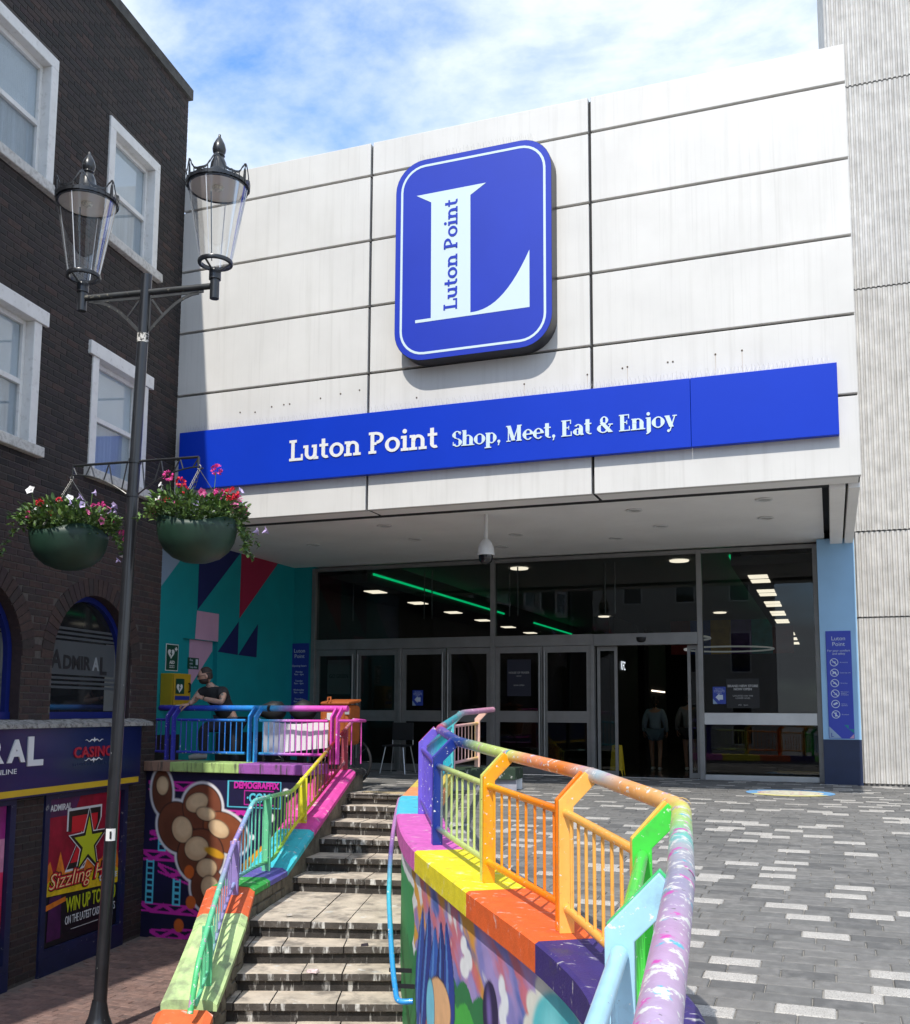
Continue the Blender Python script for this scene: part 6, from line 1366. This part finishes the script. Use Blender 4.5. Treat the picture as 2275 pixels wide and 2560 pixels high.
def hand(parent, wrist, d, n, m, curl=.5, s=1., thumb=1):
    """palm + five separate bent fingers; d = direction of fingers, n = back of hand normal"""
    w0 = Vector(wrist); d = Vector(d).normalized(); n = Vector(n); n = (n-d*n.dot(d)).normalized(); x = d.cross(n)
    b = MB(); P = [w0+d*.0, w0+d*.045*s, w0+d*.085*s]; vs = []
    for p, hw, ht in zip(P, (.026,.038,.040), (.018,.016,.012)):
        for a in range(10): vs.append(p+x*hw*s*math.cos(a*math.pi/5)+n*ht*s*math.sin(a*math.pi/5))
    b.add(vs, [(i*10+j, i*10+(j+1) % 10, (i+1)*10+(j+1) % 10, (i+1)*10+j) for i in range(2) for j in range(10)]+[tuple(range(10)), tuple(range(20,30))])
    for k, (o, L_) in enumerate(((-.028,.062),(-.010,.072),(.010,.068),(.027,.054))):
        q = w0+d*.083*s+x*o*s; pts = [q]; ang = curl*.5
        for j in range(3):
            dd = d*math.cos(ang)-n*math.sin(ang); q = q+dd*L_*s/3*(1.15-.12*j); pts.append(q); ang += curl*(.9+.1*k)
        b.tube(pts, [.0092*s,.0088*s,.008*s,.0062*s], 8)
    q = w0+d*.025*s+x*thumb*(-.030)*s; b.tube([q, q+(d*.6-x*thumb*.6-n*.3)*.032*s, q+(d*.9-x*thumb*.45-n*.6)*.058*s, q+(d*1.1-x*thumb*.2-n*.9)*.078*s], [.013*s,.011*s,.0095*s,.007*s], 8)
    return b.build('hand', m, parent, smooth=True)
# ---- man leaning on the terrace railing, facing left along the rail
mn = thing('person', 'bearded person in black t-shirt and glasses leaning on the terrace railing', 'person', (-7.85,.32,.04))
m_tee = mat('black_tshirt', (.018,.018,.021), .85, var=.2, scale=14, bump=.2, bscale=30); m_jean = mat('dark_jeans', (.018,.02,.032), .85, var=.25, scale=18); m_hair = mat('dark_brown_hair', (.028,.017,.012), .7, var=.3, scale=60); m_shoe = mat('grey_shoe', (.30,.29,.28), .7)
# joints in local frame (origin at feet under the hips)
J = {'pelvis':(.05,.06,.91,.125),'waist':(-.02,-.01,1.06,.120),'chest':(-.13,-.09,1.24,.135),'neck0':(-.165,-.135,1.375,.064),'neck1':(-.19,-.165,1.43,.056),
     'shR':(.045,-.12,1.325,.062),'elR':(.10,-.255,1.150,.046),'wrR':(-.15,-.32,1.205,.031),
     'shL':(-.315,-.12,1.325,.062),'elL':(-.345,-.235,1.185,.046),'wrL':(-.36,-.34,1.125,.031),
     'hipR':(.13,.06,.86,.088),'knR':(.14,.0,.47,.058),'anR':(.14,.10,.09,.042),'toR':(.10,.0,.035,.036),
     'hipL':(-.05,.03,.86,.088),'knL':(-.17,-.27,.80,.060),'anL':(-.20,-.20,.46,.042),'toL':(-.29,-.26,.41,.034)}
E_ = [('pelvis','waist'),('waist','chest'),('chest','neck0'),('neck0','neck1'),('chest','shR'),('shR','elR'),('elR','wrR'),('chest','shL'),('shL','elL'),('elL','wrL'),('pelvis','hipR'),('hipR','knR'),('knR','anR'),('anR','toR'),('pelvis','hipL'),('hipL','knL'),('knL','anL'),('anL','toL')]
skin_mesh('body', J, E_, m_skin2, mn)
g = lambda k, dr: (*J[k][:3], (J[k][3][0]+dr, J[k][3][1]+dr) if isinstance(J[k][3], tuple) else J[k][3]+dr)
mid_ = lambda a, c, t, r: (*[J[a][i]+(J[c][i]-J[a][i])*t for i in range(3)], r)
T = {'pelvis':(*J['pelvis'][:3],.165),'waist':(*J['waist'][:3],.16),'chest':(*J['chest'][:3],.165),'neck0':(*J['neck0'][:3],.066),'shR':g('shR',.026),'slR':mid_('shR','elR',.60,.070),'shL':g('shL',.026),'slL':mid_('shL','elL',.60,.070)}
skin_mesh('t_shirt', T, [('pelvis','waist'),('waist','chest'),('chest','neck0'),('chest','shR'),('shR','slR'),('chest','shL'),('shL','slL')], m_tee, mn)
T = {'pelvis':(*J['pelvis'][:3],.158),'hipR':g('hipR',.03),'knR':g('knR',.020),'anR':g('anR',.022),'hipL':g('hipL',.03),'knL':g('knL',.020),'anL':g('anL',.022)}
skin_mesh('jeans', T, [('pelvis','hipR'),('hipR','knR'),('knR','anR'),('pelvis','hipL'),('hipL','knL'),('knL','anL')], m_jean, mn)
for a_, t_ in (('anR','toR'),('anL','toL')):
    an = Vector(J[a_][:3]); to = Vector(J[t_][:3]); dd = (to-an); dd.z = 0; dd.normalize(); zb = to.z-.035+.0
    b = MB(); b.tube([an-dd*.05+Vector((0,0,zb+.045-an.z)), an+dd*.02+Vector((0,0,zb+.05-an.z)), an+dd*.11+Vector((0,0,zb+.042-an.z)), an+dd*.19+Vector((0,0,zb+.034-an.z))], [.036,.046,.045,.026], 12); b.build('shoe', m_shoe, mn, smooth=True)
head(mn, (-.215,-.20,1.515), R(-50), R(12), m_hair)
hand(mn, J['wrR'][:3], (-.9,.05,.35), (.1,-.4,.9), m_skin, .75, 1.0, -1); hand(mn, J['wrL'][:3], (-.75,-.45,-.1), (.2,-.2,1), m_skin, .7, 1.0, 1)
cg = MB(); cg.tube([(-.49,-.33,1.115),(-.56,-.355,1.112)], .004, 6); cg.build('cigarette', m_wht, mn)
# ---- two people walking away inside the doorway
def walker(loc, label, top_c, short_c, hairc, H=1.0, pony=False, leg_c=None, sw=1):
    t = thing('person', label, 'person', loc); k = H
    J = {'pelvis':(0,0,.94,.125),'waist':(0,.0,1.08,.115),'chest':(0,-.01,1.30,(.155,.115)),'neck0':(0,-.01,1.46,.055),'neck1':(0,0,1.50,.05),'shR':(.17,-.01,1.41,.055),'elR':(.24,-.03*sw,1.13,.042),'wrR':(.26,.10*sw,.90,.028),'shL':(-.17,-.01,1.41,.055),'elL':(-.25,-.02,1.13,.042),'wrL':(-.28,.08,.90,.028),
         'hipR':(.09,0,.88,.09),'knR':(.10,.06*sw,.49,.056),'anR':(.10,-.06*sw,.09,.038),'toR':(.11,.06,.03,.032),'hipL':(-.09,0,.88,.09),'knL':(-.09,.02,.49,.056),'anL':(-.09,.12,.09,.038),'toL':(-.10,.24,.03,.032)}
    J = {q: (v[0]*k,v[1]*k,v[2]*k,v[3]) for q, v in J.items()}
    skin_mesh('body', J, E_, m_skin, t); gg_ = lambda q, dr: (*J[q][:3], (J[q][3][0]+dr, J[q][3][1]+dr) if isinstance(J[q][3], tuple) else J[q][3]+dr)
    T = {q: gg_(q,.03) for q in ('pelvis','waist','chest','shR','elR','shL','elL')}; T['pelvis'] = (J['pelvis'][0],J['pelvis'][1],J['pelvis'][2]-.02,.185); T['neck0'] = gg_('neck0',.012); T['wrR'] = gg_('wrR',.018); T['wrL'] = gg_('wrL',.018)
    skin_mesh('sweatshirt', T, [('pelvis','waist'),('waist','chest'),('chest','neck0'),('chest','shR'),('shR','elR'),('elR','wrR'),('chest','shL'),('shL','elL'),('elL','wrL')], top_c, t)
    md = lambda a, c, f, r: (*[J[a][i]+(J[c][i]-J[a][i])*f for i in range(3)], r)
    T = {'pelvis':gg_('pelvis',.05),'hipR':gg_('hipR',.04),'kR':md('hipR','knR',.55,.105),'hipL':gg_('hipL',.04),'kL':md('hipL','knL',.55,.105)}
    skin_mesh('shorts', T, [('pelvis','hipR'),('hipR','kR'),('pelvis','hipL'),('hipL','kL')], short_c, t)
    for s in 'RL':
        a = Vector(J['an'+s][:3]); b = MB(); b.tube([a+Vector((0,-.06,-.045)), a+Vector((0,.03,-.042)), a+Vector((0,.12,-.05)), a+Vector((0,.19,-.06))], [.032,.042,.042,.024], 10); b.build('shoe', m_wht, t, smooth=True)
        hand(t, J['wr'+s][:3], (0,.1,-1), (1 if s == 'R' else -1,0,0), m_skin, .4, 1., 1 if s == 'R' else -1)
    head(t, (0,.01,1.62*k), R(180), 0, hairc, beard=False, glasses=False, ponytail=pony)
walker((-3.83,11.8,-.236), 'person in light blue sweatshirt and shorts walking away inside the doorway', mat('light_blue_fleece',(.26,.34,.42),.9), mat('denim_shorts',(.12,.18,.25),.9), m_hair, .97, True)
walker((-3.10,12.1,-.25), 'person in grey hooded top and black shorts walking away inside the doorway', mat('grey_hoodie',(.24,.235,.24),.9), mat('black_shorts',(.02,.02,.024),.9), m_hair, 1.02, False, sw=-1)
# ---- wet floor sign in the doorway
wf = thing('wet_floor_sign', 'yellow folding wet floor sign standing inside the sliding doors', 'floor sign', (-3.42,5.35,.035)); wf.scale = (.8,.8,.8)
m_wf = mat('plastic_yellow', (.62,.42,.01), .45)
for s in (-1,1):
    b = MB(); P = [(-.14,.0),(-.13,.0),(-.10,.10),(.10,.10),(.13,.0),(.14,.0),(.10,.62),(.0,.64),(-.10,.62)]; O3 = lambda x, z: Vector((x, s*(.13-.11*z/.64), z))
    tri = tessellate_polygon([[Vector((x,z,0)) for x, z in P]]); b.add([O3(x,z) for x,z in P], tri); b.add([O3(x,z)+Vector((0,s*.012,0)) for x,z in P], tri); n = len(P)
    b.add([O3(x,z) for x,z in P]+[O3(x,z)+Vector((0,s*.012,0)) for x,z in P], [(i,(i+1) % n,n+(i+1) % n,n+i) for i in range(n)]); b.build('panel', m_wf, wf)
b = MB(); b.prism([(-.05,-.085,.30),(.05,-.085,.30),(.0,-.07,.40)], (0,-.004,0)); b.build('warning_triangle', m_black, wf); MB().box(-.05,.05,-.055,-.045,.54,.57).build('grip_slot', m_black, wf)
# ---- delivery bag, luggage and bicycle behind the terrace railing
m_or = mat('orange_bag', (.36,.085,.012), .7, var=.2, scale=8, bump=.2, bscale=25)
db = thing('delivery_bag', 'big orange delivery backpack standing behind the pink railing', 'bag', (-6.35,.85,.62))
MB().box(-.225,.225,-.2,.2,0,.55).build('body', m_or, db, bevel=.06); MB().prism([(-.22,-.20,.545),(.22,-.20,.545),(.22,.20,.585),(-.22,.20,.585)], (.01,0,.045)).build('lid', m_or, db, bevel=.03)
MB().tube([(-.10,-.2,.58),(-.10,-.18,.645),(-.06,-.18,.65),(-.05,-.2,.58)], .012, 6).build('handle', m_or, db)
for x in (-.01,.16): MB().box(x,x+.012,-.206,-.2,.02,.53).build('seam', mat('orange_seam',(.30,.06,.01),.8), db)
MB().box(.17,.236,-.207,-.2,.42,.50).build('reflective_patch', mat('reflective_grey',(.35,.36,.37),.4), db); MB().box(-.10,-.02,-.207,-.2,.34,.44).build('white_print', m_wht, db)
def bike(loc, rz, lab):
    t = thing('bicycle', lab, 'bicycle', loc); t.rotation_euler.z = rz; m_fr = mat('bike_black',(.012,.012,.014),.35)
    for x in (-.52,.52):
        b = MB(); b.tube([(x+.33*math.cos(k*math.pi/16),0,.34+.33*math.sin(k*math.pi/16)) for k in range(33)], .02, 8, False); w_ = b.build('wheel', m_black, t, smooth=True)
        b = MB()
        for k in range(10): b.tube([(x,0,.34),(x+.32*math.cos(k*math.pi/5),0,.34+.32*math.sin(k*math.pi/5))], .0025, 4, False)
        b.tube([(x,-.04,.34),(x,.04,.34)], .02, 8); b.build('spokes', m_alu, w_)
    b = MB()
    for a, c in (((-.52,0,.34),(-.05,0,.30)),((-.05,0,.30),(.38,0,.78)),((-.16,0,.78),(.38,0,.80)),((-.16,0,.86),(-.05,0,.30)),((-.52,0,.34),(-.16,0,.76)),((.52,0,.34),(.36,0,.95))): b.tube([a,c], .018, 8)
    b.build('frame', m_fr, t, smooth=True); b = MB(); ellipsoid(b, (-.18,0,.90), .14, .07, .03); b.build('saddle', m_black, t, smooth=True)
    MB().tube([(.44,-.28,1.0),(.38,-.1,1.0),(.36,0,.96),(.38,.1,1.0),(.44,.28,1.0)], .014, 8).build('handlebar', m_fr, t, smooth=True); return t
bike((-6.93,1.25,.04), .03, 'dark delivery bicycle parked behind the pink railing'); pass
for i,(x,y,sx,lab) in enumerate([(-7.30,.62,.22,'lumpy black covered bag behind the blue end of the railing'),(-6.85,.70,.20,'lumpy black covered bag beside the orange delivery backpack')]):
    b = MB(); r_ = random.Random(i); ellipsoid(b, (0,0,0), sx, .16, .14, 14, 8, f=lambda p: Vector((p.x, p.y, p.z*(1+.25*math.sin(p.x*14+i)))));  t = thing('covered_bag', lab, 'bag', (x,y,1.08)); b.build('cover', m_black, t, smooth=True); MB().box(-.05,.05,-.05,.05,-1.04,-.05).build('stand', m_black, t)
# ---- chair seen by the doors
ch = thing('chair', 'thin metal legged dark chair inside by the glass doors', 'chair', (-6.95,4.2,.04))
for x,y in ((-.2,-.2),(.2,-.2),(-.2,.2),(.2,.2)): MB().tube([(x*1.15,y*1.15,0),(x*.8,y*.8,.45)], .010, 6).build('leg', m_alul, ch)
MB().box(-.21,.21,-.21,.21,.45,.475).build('seat', m_black, ch, bevel=.01); MB().box(-.2,.2,.19,.215,.55,.85).build('backrest', m_black, ch, bevel=.01)
for x in (-.19,.19): MB().tube([(x,.2,.46),(x,.205,.84)], .009, 6).build('back_post', m_alul, ch)
# ---- white cloth banner tied to the railing
bn = thing('cloth_banner', 'plain white cloth banner tied inside the terrace railing', 'banner', (-6.55,.0,.74))
nx2, nz2 = 40, 14; vs = []
for i in range(nx2+1):
    u = i/nx2; x = -.51+u*.98; zt = .215-.05*math.sin(u*math.pi)*.9+.01*u; zb = -.225+.10*u
    for j in range(nz2+1):
        v = j/nz2; vs.append((x+(.02-.02*u)*v, .010*math.sin(u*11+v)*(.4+v)+.003*math.sin(u*37), zt+(zb-zt)*v))
b = MB(); b.add(vs, [(i*(nz2+1)+j, (i+1)*(nz2+1)+j, (i+1)*(nz2+1)+j+1, i*(nz2+1)+j+1) for i in range(nx2) for j in range(nz2)]); o = b.build('cloth', mat('white_cloth',(.78,.78,.77),.85,var=.04,scale=6), bn, smooth=True)
for x, z in ((-.51,.215),(.47,.22)): MB().tube([(x,0,z),(x-.0,-.09,z+.03)], .004, 5).build('tie', m_wht, bn)
# ================================================================== buildings across the square (seen in the glass)
m_pale = mat('pale_render', (.42,.40,.37), .8, var=.08, scale=1); m_dbr = mat('far_brick', (.10,.065,.055), .9, var=.2, scale=3)
def far_block(loc, w_, h, d, m, lab, nwx, nwz, ww, wh):
    t = thing('far_building', lab, 'building', loc); MB().box(-w_/2,w_/2,-d,0,0,h).build('walls', m, t); MB().box(-w_/2-.15,w_/2+.15,-d-.15,.15,h,h+.35).build('parapet', m_soffit, t)
    for i in range(nwx):
        for j in range(nwz):
            x = -w_/2+(i+.5)*w_/nwx; z = 1.2+j*(h-1.6)/nwz; f = MB().box(x-ww/2,x+ww/2,0,.06,z,z+wh).build('window', m_wp, t); MB().box(x-ww/2+.08,x+ww/2-.08,.061,.066,z+.08,z+wh-.08).build('pane', m_dglass, f)
far_block((-13,-34,SZ), 20, 13, 8, m_pale, 'pale rendered building with tall windows behind the viewpoint', 7, 3, 1.1, 2.2)
far_block((14,-36,SZ), 17, 15, 8, m_dbr, 'dark brick building across the square behind the viewpoint', 6, 4, 1.2, 1.7)
